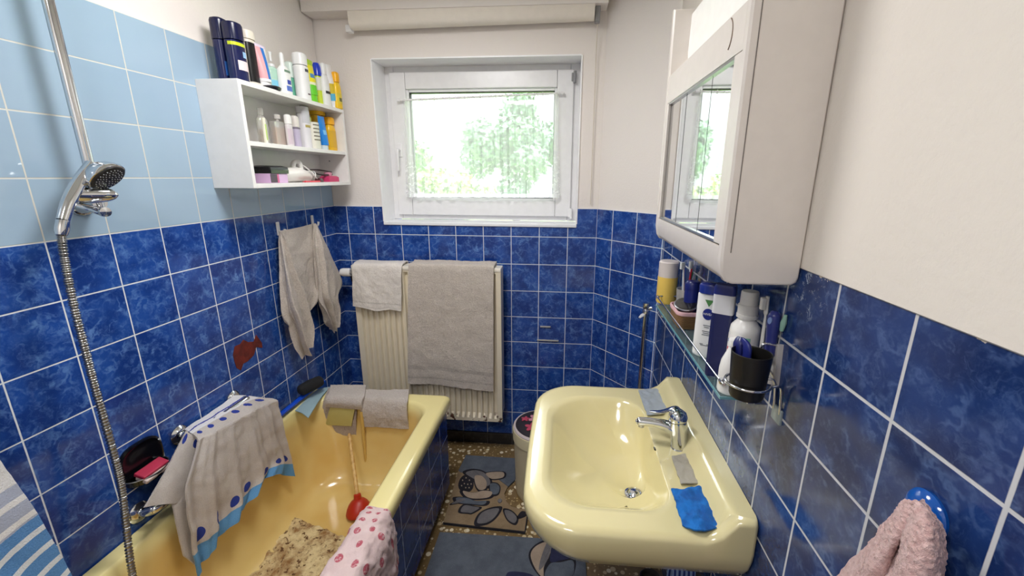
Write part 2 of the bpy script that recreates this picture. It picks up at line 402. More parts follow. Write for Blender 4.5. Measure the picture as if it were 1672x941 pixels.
frame(fr_, WX0, WX1, WZ0 + .018, WZ1, .052, yf, yf + .07); fr_.build('window_frame', M_UPVC, win)
SX0, SX1, SZ0, SZ1 = WX0 + .035, WX1 - .035, WZ0 + .045, WZ1 - .033
sa = MB(); frame(sa, SX0, SX1, SZ0, SZ1, .085, yf - .022, yf + .05, .006)
GX0, GX1, GZ0, GZ1 = SX0 + .085, SX1 - .085, SZ0 + .085, SZ1 - .085
frame(sa, GX0 - .001, GX1 + .001, GZ0 - .001, GZ1 + .001, .014, yf - .005, yf + .04, .003)
sash = sa.build('sash', M_UPVC, win)
g = MB(); frame(g, GX0 + .011, GX1 - .011, GZ0 + .011, GZ1 - .011, .006, yf + .002, yf + .03, 0)
g.build('glazing_seal', mat('black_rubber', (28, 28, 28), .6), sash)
t = NT('window_glass')
gl = t.n('BsdfGlossy', {'Roughness': 0.0}); tr = t.n('BsdfTransparent', {'Color': (.95, .97, .96, 1)})
lw = t.n('Fresnel', {'IOR': 1.45}); mx = t.n('MixShader'); t.set(mx.inputs[0], lw.outputs[0])
t.t.links.new(tr.outputs[0], mx.inputs[1]); t.t.links.new(gl.outputs[0], mx.inputs[2]); t.t.links.new(mx.outputs[0], t.out.inputs[0])
M_GLASS = t.m
g = MB(); g.box(GX0 + .012, GX1 - .012, yf + .014, yf + .018, GZ0 + .012, GZ1 - .012); g.build('pane', M_GLASS, sash)
hd = MB(); HX, HZ = SX0 + .034, 1.735
hd.box(HX - .014, HX + .014, yf - .030, yf - .021, HZ - .035, HZ + .035, .004)
hd.tube([(HX, yf - .025, HZ), (HX, yf - .052, HZ), (HX, yf - .06, HZ - .012), (HX - .002, yf - .06, HZ - .11)], [.008, .008, .009, .0075], 12, 20)
hd.build('window_handle', M_UPVC, sash)
M_CHROME = mat('chrome', (215, 217, 220), 0.09, 1.0)
M_STEEL = mat('brushed_steel', (190, 190, 190), 0.28, 1.0)
M_GREYP = mat('grey_plastic', (140, 140, 142), .4)
for hz in (2.095, 1.40):
    h = MB(); h.tube([(SX1 + .004, yf - .024, hz - .028), (SX1 + .004, yf - .024, hz + .028)], .0075, 10)
    h.box(SX1 - .012, SX1 + .002, yf - .028, yf - .018, hz - .02, hz + .02, .002)
    h.build('hinge', M_UPVC if hz < 2 else M_GREYP, win)
# curtain rod and sheer curtain
RY = yf - .045
ra, rb = on(651, 164, 'y', RY), on(918, 152, 'y', RY)
rod = thing('curtain_rod', 'thin white curtain rod fixed across the window sash', 'curtain rod', tuple((ra + rb) / 2))
k = MB(); k.tube([ra, rb], .0055, 12); k.build('rod', M_UPVC, rod)
for q, dx in ((ra, 1), (rb, -1)):
    k = MB(); k.lathe([(.0, -.009), (.009, -.007), (.010, .0), (.008, .007), (0, .009)], q, 14, axis=(1, 0, 0))
    k.tube([q + np.array([dx * .02, 0, 0]), q + np.array([dx * .02, .024, 0])], .004, 8); k.build('rod_end', M_UPVC, rod)
t = NT('sheer_curtain_fabric'); uv = t.tc.outputs['UV']
d1 = t.n('BsdfTranslucent', {'Color': (.92, .93, .93, 1)}); d2 = t.n('BsdfDiffuse', {'Color': (.92, .92, .93, 1)}); tr = t.n('BsdfTransparent')
us = t.n('SeparateXYZ'); t.set(us.inputs[0], uv)
emb = t.ramp(t.noise(t.vmath('MULTIPLY', uv, (1.0, 1.6, 1)), 26, 3, .6), .52, .60)
low = t.ramp(us.outputs[0], 0.45, .9)
hem = t.ramp(us.outputs[0], .955, .965)
f = t.math('ADD', 0.40, t.math('MULTIPLY', t.math('MULTIPLY', emb, low), .36)); f = t.math('ADD', f, t.math('MULTIPLY', hem, .4), clamp=True)
m1_ = t.n('MixShader', {0: .5}); t.t.links.new(d1.outputs[0], m1_.inputs[1]); t.t.links.new(d2.outputs[0], m1_.inputs[2])
m2_ = t.n('MixShader'); t.set(m2_.inputs[0], f); t.t.links.new(tr.outputs[0], m2_.inputs[1]); t.t.links.new(m1_.outputs[0], m2_.inputs[2]); t.t.links.new(m2_.outputs[0], t.out.inputs[0])
M_SHEER = t.m
bl, br = on(663, 322, 'y', RY), on(914, 323, 'y', RY)
nU, nV = 40, 220; V = np.zeros((nU, nV, 3))
tl, tr_ = ra + (rb - ra) * .035, rb - (rb - ra) * .02
for i in range(nU):
    s_ = i / (nU - 1)
    for j in range(nV):
        q = j / (nV - 1)
        a = tl + (tr_ - tl) * q; b = bl + (br - bl) * q
        pnt = a + (b - a) * s_
        ph = q * 15 + .5 * math.sin(q * 9)
        pnt[1] += -.006 + .011 * math.sin(2 * math.pi * ph) * (.35 + .65 * s_) + .003 * math.sin(2 * math.pi * ph * 2.3)
        pnt[0] += .004 * math.cos(2 * math.pi * ph) * s_
        pnt[2] += (.004 * math.sin(2 * math.pi * ph) if s_ == 0 else 0)
        V[i, j] = pnt
k = MB(); k.add(V.reshape(-1, 3), [[i * nV + j, i * nV + j + 1, (i + 1) * nV + j + 1, (i + 1) * nV + j] for i in range(nU - 1) for j in range(nV - 1)], [(i / (nU - 1), j / (nV - 1)) for i in range(nU) for j in range(nV)])
cur = thing('sheer_curtain', 'sheer white net curtain with embroidered lower edge hanging before the window pane', 'curtain', tuple((tl + tr_) / 2))
k.build('curtain_fabric', M_SHEER, cur)
for i in range(11):
    q = tl + (tr_ - tl) * (i / 10)
    k = MB(); k.tube([q + np.array([0, .0085 * math.cos(a), .0085 * math.sin(a)]) for a in np.linspace(0, 2 * math.pi, 15)], .0016, 6, caps=False)
    k.build('curtain_ring', M_UPVC, cur)
# roller blind under the shutter box and its cord
bd = thing('roller_blind', 'rolled up cream blind above the window, under the white shutter box', 'blind', (.8, -.06, 2.28))
k = MB(); cs = [(-.03, 2.36), (-.088, 2.36), (-.095, 2.33), (-.092, 2.30), (-.078, 2.283), (-.05, 2.279), (-.022, 2.288), (-.012, 2.31), (-.012, 2.36)]
cs = spline(np.array(cs), 30); k.loft([[(x, y, z + (x - .226) * .012) for y, z in cs] for x in (.226, .62, 1.0, 1.381)])
k.build('blind_fabric', mat('cream_blind_cloth', (236, 228, 217), .8, bump=(300, .2)), bd)
k = MB(); k.box(.196, .224, -.07, -.035, 2.268, 2.30, .004); k.box(.214, .224, -.06, -.03, 2.28, 2.35, .002); k.build('blind_bracket', M_UPVC, bd)
k = MB(); k.box(1.385, 1.408, -.07, -.03, 2.285, 2.352, .004); k.lathe([(0, -.012), (.014, -.012), (.014, .012), (0, .012)], (1.396, -.055, 2.335), 14, axis=(1, 0, 0)); k.build('blind_bracket', M_GREYP, bd)
k = MB(); k.tube([(1.398, -.05, 2.33), (1.399, -.02, 2.2), (1.40, -.012, 1.9), (1.401, -.01, 1.62), (1.401, -.01, 1.46)], .0022, 6, 20); k.build('pull_cord', mat('cord', (214, 204, 190), .8), bd)
# little metal strips left on the tiling
for i, (a, b, lab) in enumerate((((882, 533), (899, 534), 'short bright metal strip on the tiles, the upper of two'), ((877, 555), (912, 557), 'longer bright metal strip on the tiles, the lower of two'))):
    P_, Q_ = on(*a, 'y', 0), on(*b, 'y', 0)
    k = MB(); k.box(P_[0], Q_[0], -.009, 0, P_[2] - .004, P_[2] + .004, .002); o = k.build('metal_strip', mat('pale_metal', (205, 205, 200), .35, .6)); tag(o, lab, 'metal strip')
# ------------------------------------------------------------------ bathtub
BZ_ = .55
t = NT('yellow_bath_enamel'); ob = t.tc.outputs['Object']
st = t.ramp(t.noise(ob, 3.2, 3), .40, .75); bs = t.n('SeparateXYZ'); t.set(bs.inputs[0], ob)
st = t.math('MULTIPLY', t.math('ADD', t.math('MULTIPLY', st, .5), .5), t.math('SUBTRACT', 1.0, t.ramp(bs.outputs[2], BZ_ - .075, BZ_ - .015)))   # old lime and rust film plus painted basin shade, up to the water line
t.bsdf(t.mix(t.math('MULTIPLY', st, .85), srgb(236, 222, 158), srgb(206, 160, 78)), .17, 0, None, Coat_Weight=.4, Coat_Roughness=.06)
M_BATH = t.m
t = NT('yellow_ceramic'); t.bsdf(srgb(224, 212, 162), .14, 0, None, Coat_Weight=.5, Coat_Roughness=.05); M_CERAM = t.m
BX1, BY1, BY0, BZ = .735, -.408, -2.02, .55
tub = thing('bathtub', 'yellow enamelled bathtub with dark blue tiled side', 'bathtub', (.37, -1.2, 0))
k = MB(); K, J = 10, 14
outer = lambda d, r: rrect(.002 + d * .2, BX1 - d, BY0 + d, BY1 - d, r, K, J)
lip = lambda dx, dxl, dyf, dyn, r: rrect(.058 + dxl, .652 - dx, BY0 + .10 + dyn, -.495 - dyf, r, K, J)
rings = [ring(outer(.012, .012), BZ - .055), ring(outer(.0, .02), BZ - .045), ring(outer(.0, .022), BZ - .02), ring(outer(.004, .024), BZ - .008), ring(outer(.012, .028), BZ - .001),
         ring(outer(.022, .03), BZ + .0015)]
a_, b_ = outer(.022, .03), lip(-.012, -.008, -.012, -.012, .10)
rings += [ring(a_ + (b_ - a_) * q, BZ + .0015) for q in (.5, 1)]
rings += [ring(lip(-.004, -.003, -.004, -.004, .105), BZ - .002), ring(lip(.004, .003, .004, .004, .11), BZ - .012), ring(lip(.012, .010, .010, .02, .12), BZ - .05),
          ring(lip(.026, .022, .022, .06, .14), BZ - .18), ring(lip(.045, .036, .040, .12, .15), BZ - .30), ring(lip(.062, .052, .060, .17, .16), BZ - .365), ring(lip(.085, .075, .085, .21, .15), BZ - .40),
          ring(lip(.12, .11, .13, .26, .13), BZ - .415), ring(lip(.24, .24, .5, .6, .05), BZ - .42)]
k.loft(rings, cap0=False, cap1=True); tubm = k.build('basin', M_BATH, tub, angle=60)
k = MB(); k.box(.69, .710, BY0, -.424, .045, .505); k.box(.30, .6901, -.444, -.424, .045, .505)
uvP = lambda x, y, z: ((-y - .542) / .161, (z - .152) / .178) if x > .69 else ((x - .69) / .16, (z - .152) / .178)
k.build('tiled_panel', M_BLUE_P, tub, uvf=uvP)
k = MB(); k.box(.66, .695, BY0, -.44, 0, .046); k.build('plinth', mat('dark_plinth', (20, 20, 26), .5), tub)
# slip mat lying in the tub
t = NT('stained_bath_mat'); ob = t.tc.outputs['Object']
c1 = t.mix(t.ramp(t.noise(ob, 9, 5, .7), .38, .66), srgb(226, 206, 158), srgb(140, 98, 52))
c1 = t.mix(t.ramp(t.noise(ob, 55, 3, .6), .56, .66), c1, srgb(96, 62, 30))
t.bsdf(c1, .8, 0, t.bump(t.noise(ob, 90, 4, .7), .9, .006)); M_MAT = t.m
zb = BZ - .42
crn = [on(475, 845, 'z', zb + .01), on(574, 884, 'z', zb + .01)]
e1 = (crn[1] - crn[0]) / np.linalg.norm(crn[1] - crn[0]); e2 = np.array([e1[1], -e1[0], 0]); Wd = np.linalg.norm(crn[1] - crn[0])
g_ = []
for s_ in np.linspace(0, .62, 8):
    g_.append([crn[0] + e1 * Wd * q + e2 * s_ + np.array([0, 0, .004]) for q in np.linspace(0, 1, 5)])
k = MB(); k.cloth(np.array(g_), 90, 50, .0035, 26, .007, 2, .0012, .007)
tag(k.build('bath_mat', M_MAT), 'stained beige brown rubber mat lying on the bottom of the bathtub', 'bath mat')
# plunger
pc = on(587, 838, 'z', zb + .012)
pl = thing('plunger', 'wooden handled plunger with red rubber cup standing in the bathtub', 'plunger', tuple(pc))
top = on(570, 708, 'y', -.545); ax = top - (pc + np.array([0, 0, .055])); ax /= np.linalg.norm(ax)
k = MB(); cup = [(.0, .004), (.045, .0), (.054, .002), (.056, .012), (.050, .032), (.040, .050), (.028, .063), (.017, .068), (.015, .088), (.012, .090), (0, .09)]
k.lathe(cup, pc - np.array([0, 0, .006]), 32, axis=(ax * .35 + np.array([0, 0, .65]))); k.build('rubber_cup', mat('red_rubber', (176, 38, 16), .4), pl)
k = MB(); b0 = pc + (ax * .35 + np.array([0, 0, .65])) * .075; k.tube([b0, b0 + (top - b0) * .97, top], [.0095, .0085, .004], 14); k.build('handle', mat('pale_wood', (214, 178, 112), .5, rgb2=(188, 146, 84), scale=60), pl)
# thin rod hanging under the towel at the tub end
k = MB(); p0, p1 = on(590, 672, 'y', -.528), on(598, 763, 'y', -.535); k.tube([p0, p0 * .4 + p1 * .6, p1], [.008, .008, .006], 12)
tag(k.build('wooden_rod', mat('yellow_wood', (206, 172, 96), .4)), 'thin yellowish rod hanging below the towels at the far end of the tub', 'rod')
# ------------------------------------------------------------------ radiator
RX0, RX1, RZ0, RZ1, RYF, RYB = .137, .945, .232, 1.135, -.132, -.052
rad = thing('radiator', 'cream panel radiator with vertical ribs and rust spots, under the window', 'radiator', ((RX0 + RX1) / 2, -.09, RZ0))
t = NT('cream_radiator_enamel'); ob = t.tc.outputs['Object']; sz = t.n('SeparateXYZ'); t.set(sz.inputs[0], ob)
mk = t.math('MULTIPLY', t.math('SUBTRACT', 1.0, t.ramp(sz.outputs[2], .030, .060)), t.ramp(t.noise(ob, 22, 4, .6), .55, .60))
mk = t.math('MULTIPLY', mk, t.ramp(sz.outputs[0], -.05, .1))
t.bsdf(t.mix(mk, t.mix(t.noise(ob, 5, 3), srgb(222, 210, 186), srgb(232, 222, 202)), srgb(74, 36, 18)), t.math('ADD', .3, t.math('MULTIPLY', mk, .5)), 0, t.bump(t.math('SUBTRACT', 1.0, mk), .4, .002))
M_RAD = t.m
def ribbed(yf, yb, sgn):
    k = MB(); xs = []; ys = []; n = 24; pit = (RX1 - RX0 - .05) / n
    for i in range(n):
        x = RX0 + .025 + i * pit
        for q, d in ((0, 0), (.18, 0), (.34, 1), (.82, 1), (.98, 0)): xs.append(x + pit * q); ys.append(d)
    xs = [RX0, RX0 + .012] + xs + [RX1 - .012, RX1]; ys = [0, 0] + ys + [0, 0]
    zz = [RZ0, RZ0 + .02, RZ0 + .045, RZ1 - .05, RZ1 - .03, RZ1 - .012]; am = [0, 0, 1, 1, 0, 0]
    n_ = len(xs); P = [(x, yf + sgn * (.017 * d * a), z) for z, a in zip(zz, am) for x, d in zip(xs, ys)]
    f = [[r * n_ + i, r * n_ + i + 1, (r + 1) * n_ + i + 1, (r + 1) * n_ + i] for r in range(5) for i in range(n_ - 1)]
    k.add(P, f); k.box(RX0, RX1, min(yb, yf + sgn * .02), max(yb, yf + sgn * .02), RZ0, RZ1 - .012)
    return k
ribbed(RYF, RYF + .03, 1).build('front_panel', M_RAD, rad, angle=25)
k = MB(); k.box(RX0 + .01, RX1 - .01, RYB - .012, RYB, RZ0 + .01, RZ1 - .015, .003); k.build('back_panel', M_RAD, rad)
k = MB()
k.box(RX0, RX0 + .008, RYF + .004, RYB, RZ0 + .06, RZ1 - .004, .003); k.build('side_cover', M_RAD, rad)
k = MB(); k.box(RX1 - .008, RX1 + .002, RYF + .002, RYB, RZ0 + .05, RZ1 - .004, .003); k.build('side_cover', M_RAD, rad)
k = MB(); k.box(RX0 - .002, RX1 + .003, RYF - .004, RYB + .002, RZ1 - .022, RZ1, .006); k.build('top_cover', mat('white_radiator_cover', (236, 230, 218), .3), rad)
for bx0 in (.22, .83):
    for bz0 in (.33, .95): k = MB(); k.box(bx0, bx0 + .03, RYB - .01, -.0005, bz0, bz0 + .05); k.build('wall_bracket', M_RAD, rad)
k = MB(); vz = 1.085
k.tube([(RX0 + .01, -.095, vz), (.112, -.095, vz)], .012, 14); k.build('valve_body', M_STEEL, rad)
k = MB(); k.lathe([(0, 0), (.021, 0), (.0235, .01), (.0225, .045), (.019, .056), (0, .058)], (.112, -.095, vz), 20, axis=(-1, 0, .0)); k.build('thermostat_knob', M_WHITE, rad)
k = MB(); k.tube([(.105, -.085, vz - .008), (.100, -.06, vz - .06), (.095, -.03, vz - .12), (.095, -.025, .5), (.095, -.025, .02)], .008, 10, 30); k.build('supply_pipe', mat('dark_pipe', (70, 66, 66), .4, .5), rad)
# towels over the radiator
def drape(u0, u1, vb0, vb1, z1, y_f, y_b, back):
    """a towel over the radiator: behind -> over the top -> down the front"""
    a = on(u0, vb0, 'y', y_f); b = on(u1, vb1, 'y', y_f)
    a0 = on(u0 + 0, 434, 'y', y_f); b0 = on(u1, 434, 'y', y_f)
    rows = []
    for z, y, w_ in ((RZ1 - back, y_b + .006, 0), (RZ1 + z1 - .02, y_b + .004, 0), (RZ1 + z1, y_b - .012, 0), (RZ1 + z1, (y_f + y_b) / 2, 0), (RZ1 + z1 - .001, y_f + .018, 0), (RZ1 + z1 - .016, y_f, 0)):
        rows.append([a0 + (b0 - a0) * q for q in (0, .25, .5, .75, 1)])
        for p_ in rows[-1]: p_[1] = y; p_[2] = z
    for q_ in (.2, .4, .6, .8, 1.0):
        A = a0 + (a - a0) * q_; B = b0 + (b - b0) * q_; r = []
        for i, q in enumerate((0, .25, .5, .75, 1)):
            p_ = A + (B - A) * q; p_[1] = y_f - .004 - .007 * q_ * math.sin(i * 2.1 + u0)
            zt = RZ1 + z1 - .016; zb_ = a[2] + (b[2] - a[2]) * q; p_[2] = zt + (zb_ - zt) * q_; r.append(p_)
        rows.append(r)
    return np.array(rows)
c = drape(667, 806, 624, 638, .012, RYF - .014, RYB, .25)
M_TOW1 = terry('worn_grey_towelling', (226, 216, 206), (186, 174, 164), hem=.925)
k = MB(); k.cloth(c, 120, 90, .004, 14, .009, 4, .0014, 0, (2.4, .005, 1, .4))
tw = k.build('bath_towel', M_TOW1); tag(tw, 'large worn beige-grey towel hanging over the right half of the radiator', 'towel')
c = drape(576, 656, 500, 508, .012, RYF - .012, RYB, .06)
c[-1, 2] += np.array([0, 0, -.012]); c[-4:, 1, 1] -= .008; c[-4:, 2, 1] += .003
k = MB(); k.cloth(c, 80, 60, .004, 18, .006, 9, .0006)
tag(k.build('small_towel', terry('white_thin_towelling', (238, 232, 226), (214, 206, 198), 260, .5, .93)), 'small white towel hanging over the left end of the radiator', 'towel')
# ------------------------------------------------------------------ cloths and brush on the far tub rim
def rim_cloth(u0, u1, vt, vf, vb0, vb1, seed, lift=0.0, amp=.003, shear=0.0):
    za = BZ + .008 + lift
    A0, A1 = on(u0, vt, 'z', za), on(u1, vt, 'z', za)
    B0, B1 = on(u0 + shear, vf, 'z', za), on(u1 + shear * .5, vf, 'z', za)
    C0, C1 = on(u0 + shear * 1.3, vb0, 'y', -.515 - lift), on(u1 + shear, vb1, 'y', -.515 - lift)
    row = lambda P, Q: [P + (Q - P) * q for q in np.linspace(0, 1, 4)]
    back = lambda P: P + np.array([0, .012, -.05])
    A0[1] = min(A0[1], -.404); A1[1] = min(A1[1], -.404)
    B0[1] = B1[1] = -.492 - lift
    m0, m1 = (B0 * .5 + C0 * .5), (B1 * .5 + C1 * .5); m0[1] = m1[1] = -.520 - lift
    f0, f1 = B0 * .85 + C0 * .15, B1 * .85 + C1 * .15; f0[1] = f1[1] = -.511 - lift
    return np.array([row(A0, A1), row((A0 + B0) / 2, (A1 + B1) / 2), row(B0, B1), row(f0, f1), row(m0, m1), row(C0, C1)])
M_TOW2 = terry('pale_grey_towelling', (214, 205, 198), (180, 168, 160))
k = MB(); k.cloth(rim_cloth(592, 668, 638, 650, 696, 700, 1, .006), 70, 60, .004, 22, .010, 3, .0015)
tag(k.build('face_cloth', M_TOW2), 'pale grey terry cloth draped over the far tub rim, nearest the tub corner', 'cloth')
c = rim_cloth(536, 590, 634, 650, 706, 713, 2, .0, .003, -8)
k = MB(); k.cloth(c, 70, 50, .003, 22, .006, 5, .001)
tag(k.build('face_cloth', terry('grey_beige_towelling', (196, 182, 174), (160, 146, 140))), 'grey-beige cloth hanging over the far tub rim, underneath the folded terry cloth', 'cloth')
c = rim_cloth(540, 598, 630, 648, 664, 668, 2, .016, .003, -6)
k = MB(); k.cloth(c, 60, 50, .003, 20, .012, 8, .0015)
tag(k.build('folded_cloth', M_TOW2), 'thick folded pale terry cloth lying on the far tub rim beside the blue brush', 'cloth')
c = rim_cloth(537, 578, 652, 660, 694, 696, 2, .012, .003, -4)[2:]
k = MB(); k.cloth(c, 20, 20, .0008, 30, .003, 8)
tag(k.build('sponge_cloth', mat('olive_sponge', (190, 180, 112), .9, bump=(200, .3))), 'flat pale olive sponge cloth stuck below the folded terry cloth', 'cloth')
# grey-blue cloth and the blue brush on the left rear corner of the rim
zq = BZ + .006
q4 = [on(538, 634, 'z', zq), on(505, 646, 'z', zq + .012), on(482, 671, 'z', zq), on(503, 679, 'z', zq)]
A, B = q4[2], q4[3]; Cc, D = on(520, 636, 'z', zq), on(539, 632, 'z', zq)
k = MB(); k.cloth(np.array([[A + (B - A) * q + (np.array([0, 0, -.012]) if q == 1 else 0) for q in (0, .5, 1)], [(A + Cc) / 2 + ((B + D) / 2 - (A + Cc) / 2) * q + np.array([0, 0, .003]) for q in (0, .5, 1)], [Cc + (D - Cc) * q for q in (0, .5, 1)]]), 40, 24, .0015, 30, .004, 4)
tag(k.build('wiping_cloth', mat('grey_blue_cloth', (146, 172, 182), .85, bump=(260, .3))), 'smooth grey-blue cloth spread on the left rear corner of the tub rim', 'cloth')
br = thing('bath_brush', 'blue long handled bath brush with black bristles on the tub rim corner', 'brush', tuple(on(500, 640, 'z', BZ)))
h0, h1 = on(456, 679, 'z', BZ + .022), on(494, 648, 'z', BZ + .026); h2 = on(527, 622, 'z', BZ + .05)
k = MB(); k.tube([h0, h0 * .5 + h1 * .5, h1, h2], [.013, .012, .013, .016], 14, 30, True, .7); k.build('handle', mat('blue_plastic', (16, 72, 196), .25), br)
t = NT('black_bristle'); t.bsdf(srgb(16, 17, 20), .7, 0, t.bump(t.noise(t.tc.outputs['Object'], 420, 2), 1.0, .004)); M_BRIS = t.m
c0, c1 = on(487, 640, 'z', BZ + .06), on(527, 620, 'z', BZ + .075); d = c1 - c0
k = MB(); k.tube([c0 - d * .02, c0 + d * .03, c0 + d * .12, c0 + d * .5, c0 + d * .88, c0 + d * .97, c0 + d * 1.02], [.004, .018, .026, .030, .026, .018, .004], 20, 40); k.build('bristle_head', M_BRIS, br)
# spotted pink towel over the near side of the rim
t = NT('pink_spotted_towelling'); ob = t.tc.outputs['Object']; uv = t.tc.outputs['UV']
vo = t.n('TexVoronoi', {'Scale': 1.0, 'Randomness': .6}, voronoi_dimensions='2D'); t.set(vo.inputs['Vector'], t.vmath('MULTIPLY', uv, (8.0, 6.5, 1)))
sp = t.math('SUBTRACT', 1.0, t.ramp(vo.outputs['Distance'], .21, .25)); sw = t.n('SeparateXYZ'); t.set(sw.inputs[0], vo.outputs['Color'])
sp = t.math('MULTIPLY', sp, t.math('GREATER_THAN', sw.outputs[0], .42))
f = t.noise(ob, 320, 3, .7)
c1 = t.mix(t.noise(ob, 20, 3), srgb(222, 200, 198), srgb(206, 178, 176)); c1 = t.mix(t.math('MULTIPLY', sp, t.ramp(t.noise(ob, 150, 3), .2, .55)), c1, srgb(176, 84, 98))
t.bsdf(c1, .95, 0, t.bump(f, .7, .003)); M_SPOT = t.m
P_ = lambda u, v: on(u, v, 'z', BZ + .012)
zr = BZ + .012
rows = []
for y, xo, zb_ in ((-1.160, .744, .42), (-1.19, .752, .335), (-1.24, .760, .365), (-1.32, .758, .42), (-1.42, .755, .43), (-1.55, .75, .42)):
    rows.append([np.array([.630, y, BZ - .07]), np.array([.640, y, BZ - .015]), np.array([.662, y, zr]), np.array([.70, y, zr + .002]), np.array([.732, y, zr - .004]), np.array([xo - .003, y, BZ - .03]), np.array([xo + .004, y, (BZ - .03 + zb_) / 2]), np.array([xo + .004, y + .006, zb_])])
k = MB(); k.cloth(np.array(rows), 90, 90, .009, 22, .007, 11, .0012)
tag(k.build('spotted_towel', M_SPOT), 'pale pink towel with dark pink spots laid over the near tub rim', 'towel')
# ------------------------------------------------------------------ shower
sh = thing('shower_rail', 'chrome shower riser rail with hand shower holder on the light blue tiles', 'shower rail', (.06, -1.25, 1.5))
ra, rb = on(82, 0, 'x', .055), on(149, 300, 'x', .055)
yb = (ra[1] + rb[1]) / 2 
k = MB(); k.tube([(.055, yb, 2.28), (.055, yb, 1.50)], .0115, 20); k.build('rail_tube', M_CHROME, sh)
k = MB(); k.tube([(0, yb, 2.27), (.055, yb, 2.27)], .014, 16); k.lathe([(0, 0), (.026, 0), (.024, .008), (.015, .014), (0, .014)], (0, yb, 2.27), 20, axis=(1, 0, 0)); k.build('wall_mount', M_CHROME, sh)
k = MB(); k.tube([(0, yb, 1.525), (.03, yb, 1.528), (.06, yb, 1.53)], [.030, .024, .02], 20); k.lathe([(0, 0), (.034, 0), (.032, .008), (.02, .014), (0, .014)], (0, yb, 1.525), 20, axis=(1, 0, 0)); k.build('wall_mount', M_CHROME, sh)
# slider body: a tapering torpedo pointing into the room, with its clamp lever below
p0, p1 = on(112, 318, 'x', .05), on(193, 318, 'x', .10)
k = MB(); k.tube([p0, p0 * .85 + p1 * .15, p0 * .6 + p1 * .4, p0 * .25 + p1 * .75, p0 * .08 + p1 * .92, p1], [.012, .021, .0225, .018, .012, .004], 22, 40); k.build('slider', M_CHROME, sh)
p0, p1 = on(128, 336, 'x', .055), on(170, 346, 'x', .10)
k = MB(); k.tube([p0, p0 * .5 + p1 * .5, p1], [.008, .009, .0125], 16, 20); k.lathe([(0, -.01), (.012, -.008), (.0135, 0), (.012, .008), (0, .01)], p1, 18, axis=(1, -.3, 0)); k.build('clamp_lever', M_CHROME, sh)
hs = thing('hand_shower', 'chrome hand shower with dark nozzle face held on the rail', 'hand shower', tuple(on(125, 330, 'x', .085)))
a, b, c_, d_ = on(103, 360, 'x', .085), on(113, 328, 'x', .082), on(130, 298, 'x', .078), on(155, 272, 'x', .085)
k = MB(); k.tube([a, b, c_, d_], [.0125, .014, .0145, .02], 20, 30); k.build('handle', M_CHROME, hs)
fc = on(172, 288, 'x', .105); vd = fc - CAM; vd /= np.linalg.norm(vd); vr = RM[:, 0] - vd * (RM[:, 0] @ vd); vr /= np.linalg.norm(vr); vu = np.cross(vr, vd)
fa = -.46 * vd + .89 * (.60 * vr - .80 * vu); fa /= np.linalg.norm(fa)
k = MB(); k.lathe([(0, -.036), (.016, -.034), (.031, -.022), (.041, -.008), (.0445, .0), (.044, .006), (.040, .008)], fc, 36, axis=tuple(fa)); k.build('head_shell', M_CHROME, hs)
k = MB(); k.lathe([(0, .004), (.0405, .004), (.0405, .009), (.036, .0105), (0, .0105)], fc, 32, axis=tuple(fa)); face = k.build('nozzle_face', mat('dark_nozzle_plate', (40, 42, 44), .25), hs)
Mq = Vector(fa).to_track_quat('Z', 'Y').to_matrix(); k = MB()
for rr_, n_ in ((.008, 6), (.016, 12), (.024, 18), (.031, 22)):
    for i in range(n_):
        q = Mq @ Vector((rr_ * math.cos(6.283 * i / n_), rr_ * math.sin(6.283 * i / n_), .0112)); k.lathe([(0, -.001), (.0014, -.001), (.001, .001), (0, .0012)], np.array(q) + fc, 6, axis=tuple(fa))
o = k.build('nozzles', mat('pale_rubber', (196, 198, 200), .5), face); o['kind'] = 'stuff'
k = MB(); e = on(100, 384, 'x', .085); k.tube([a, a * .4 + e * .6, e], [.0125, .0135, .0105], 18); k.build('hose_nut', M_CHROME, hs)
t = NT('ribbed_metal_hose'); uv = t.tc.outputs['UV']
M_HOSE = mat('hose_metal', (150, 149, 148), .3, 1.0)
hpx = [(100, 384), (104, 415), (113, 465), (126, 522), (140, 575), (153, 625), (170, 685), (188, 750), (199, 800), (206, 860), (214, 925), (225, 985), (236, 1040)]
hx = [.085, .085, .087, .09, .09, .09, .09, .09, .092, .095, .10, .105, .11]
path = spline(np.array([on(u, v, 'x', x) for (u, v), x in zip(hpx, hx)]), 640)
rad_ = .0078 + .0012 * np.sign(np.sin(np.arange(640) * 2 * math.pi / 4)) 
k = MB(); k.tube(path, rad_, 10)
tag(k.build('shower_hose', M_HOSE, angle=80), 'ribbed metal shower hose hanging down in front of the blue tiles', 'shower hose')
# ------------------------------------------------------------------ soap dish, grab rail, dotted towel
sd = thing('soap_dish', 'black built-in soap dish in the blue tiles beside the shower hose', 'soap dish', (0, -1.235, .70))
cy, czz = -1.24, .752
def ov(ry, rz, x, dz=0, n=32): return np.array([(x, cy + ry * math.copysign(abs(math.cos(a)) ** .7, math.cos(a)), czz + dz + rz * math.copysign(abs(math.sin(a)) ** .7, math.sin(a))) for a in np.linspace(0, 2 * math.pi, n, endpoint=False)])
M_BLK = mat('glossy_black', (12, 13, 18), .16)
k = MB(); k.loft([ov(.066, .062, .0), ov(.066, .062, .006), ov(.060, .056, .008), ov(.054, .05, .0035), ov(.03, .03, .002)]); k.build('back_shell', M_BLK, sd)
k = MB()
k.loft([[(x, cy + r_ * math.cos(a), z) for x, r_, a in [(.004 + dd * math.sin(q), ww, q) for q in np.linspace(0, math.pi, 20)]] for dd, ww, z in ((.03, .05, .690), (.046, .058, .698), (.05, .061, .716), (.048, .059, .716), (.042, .054, .702), (.02, .04, .699))]); k.build('tray', M_BLK, sd)
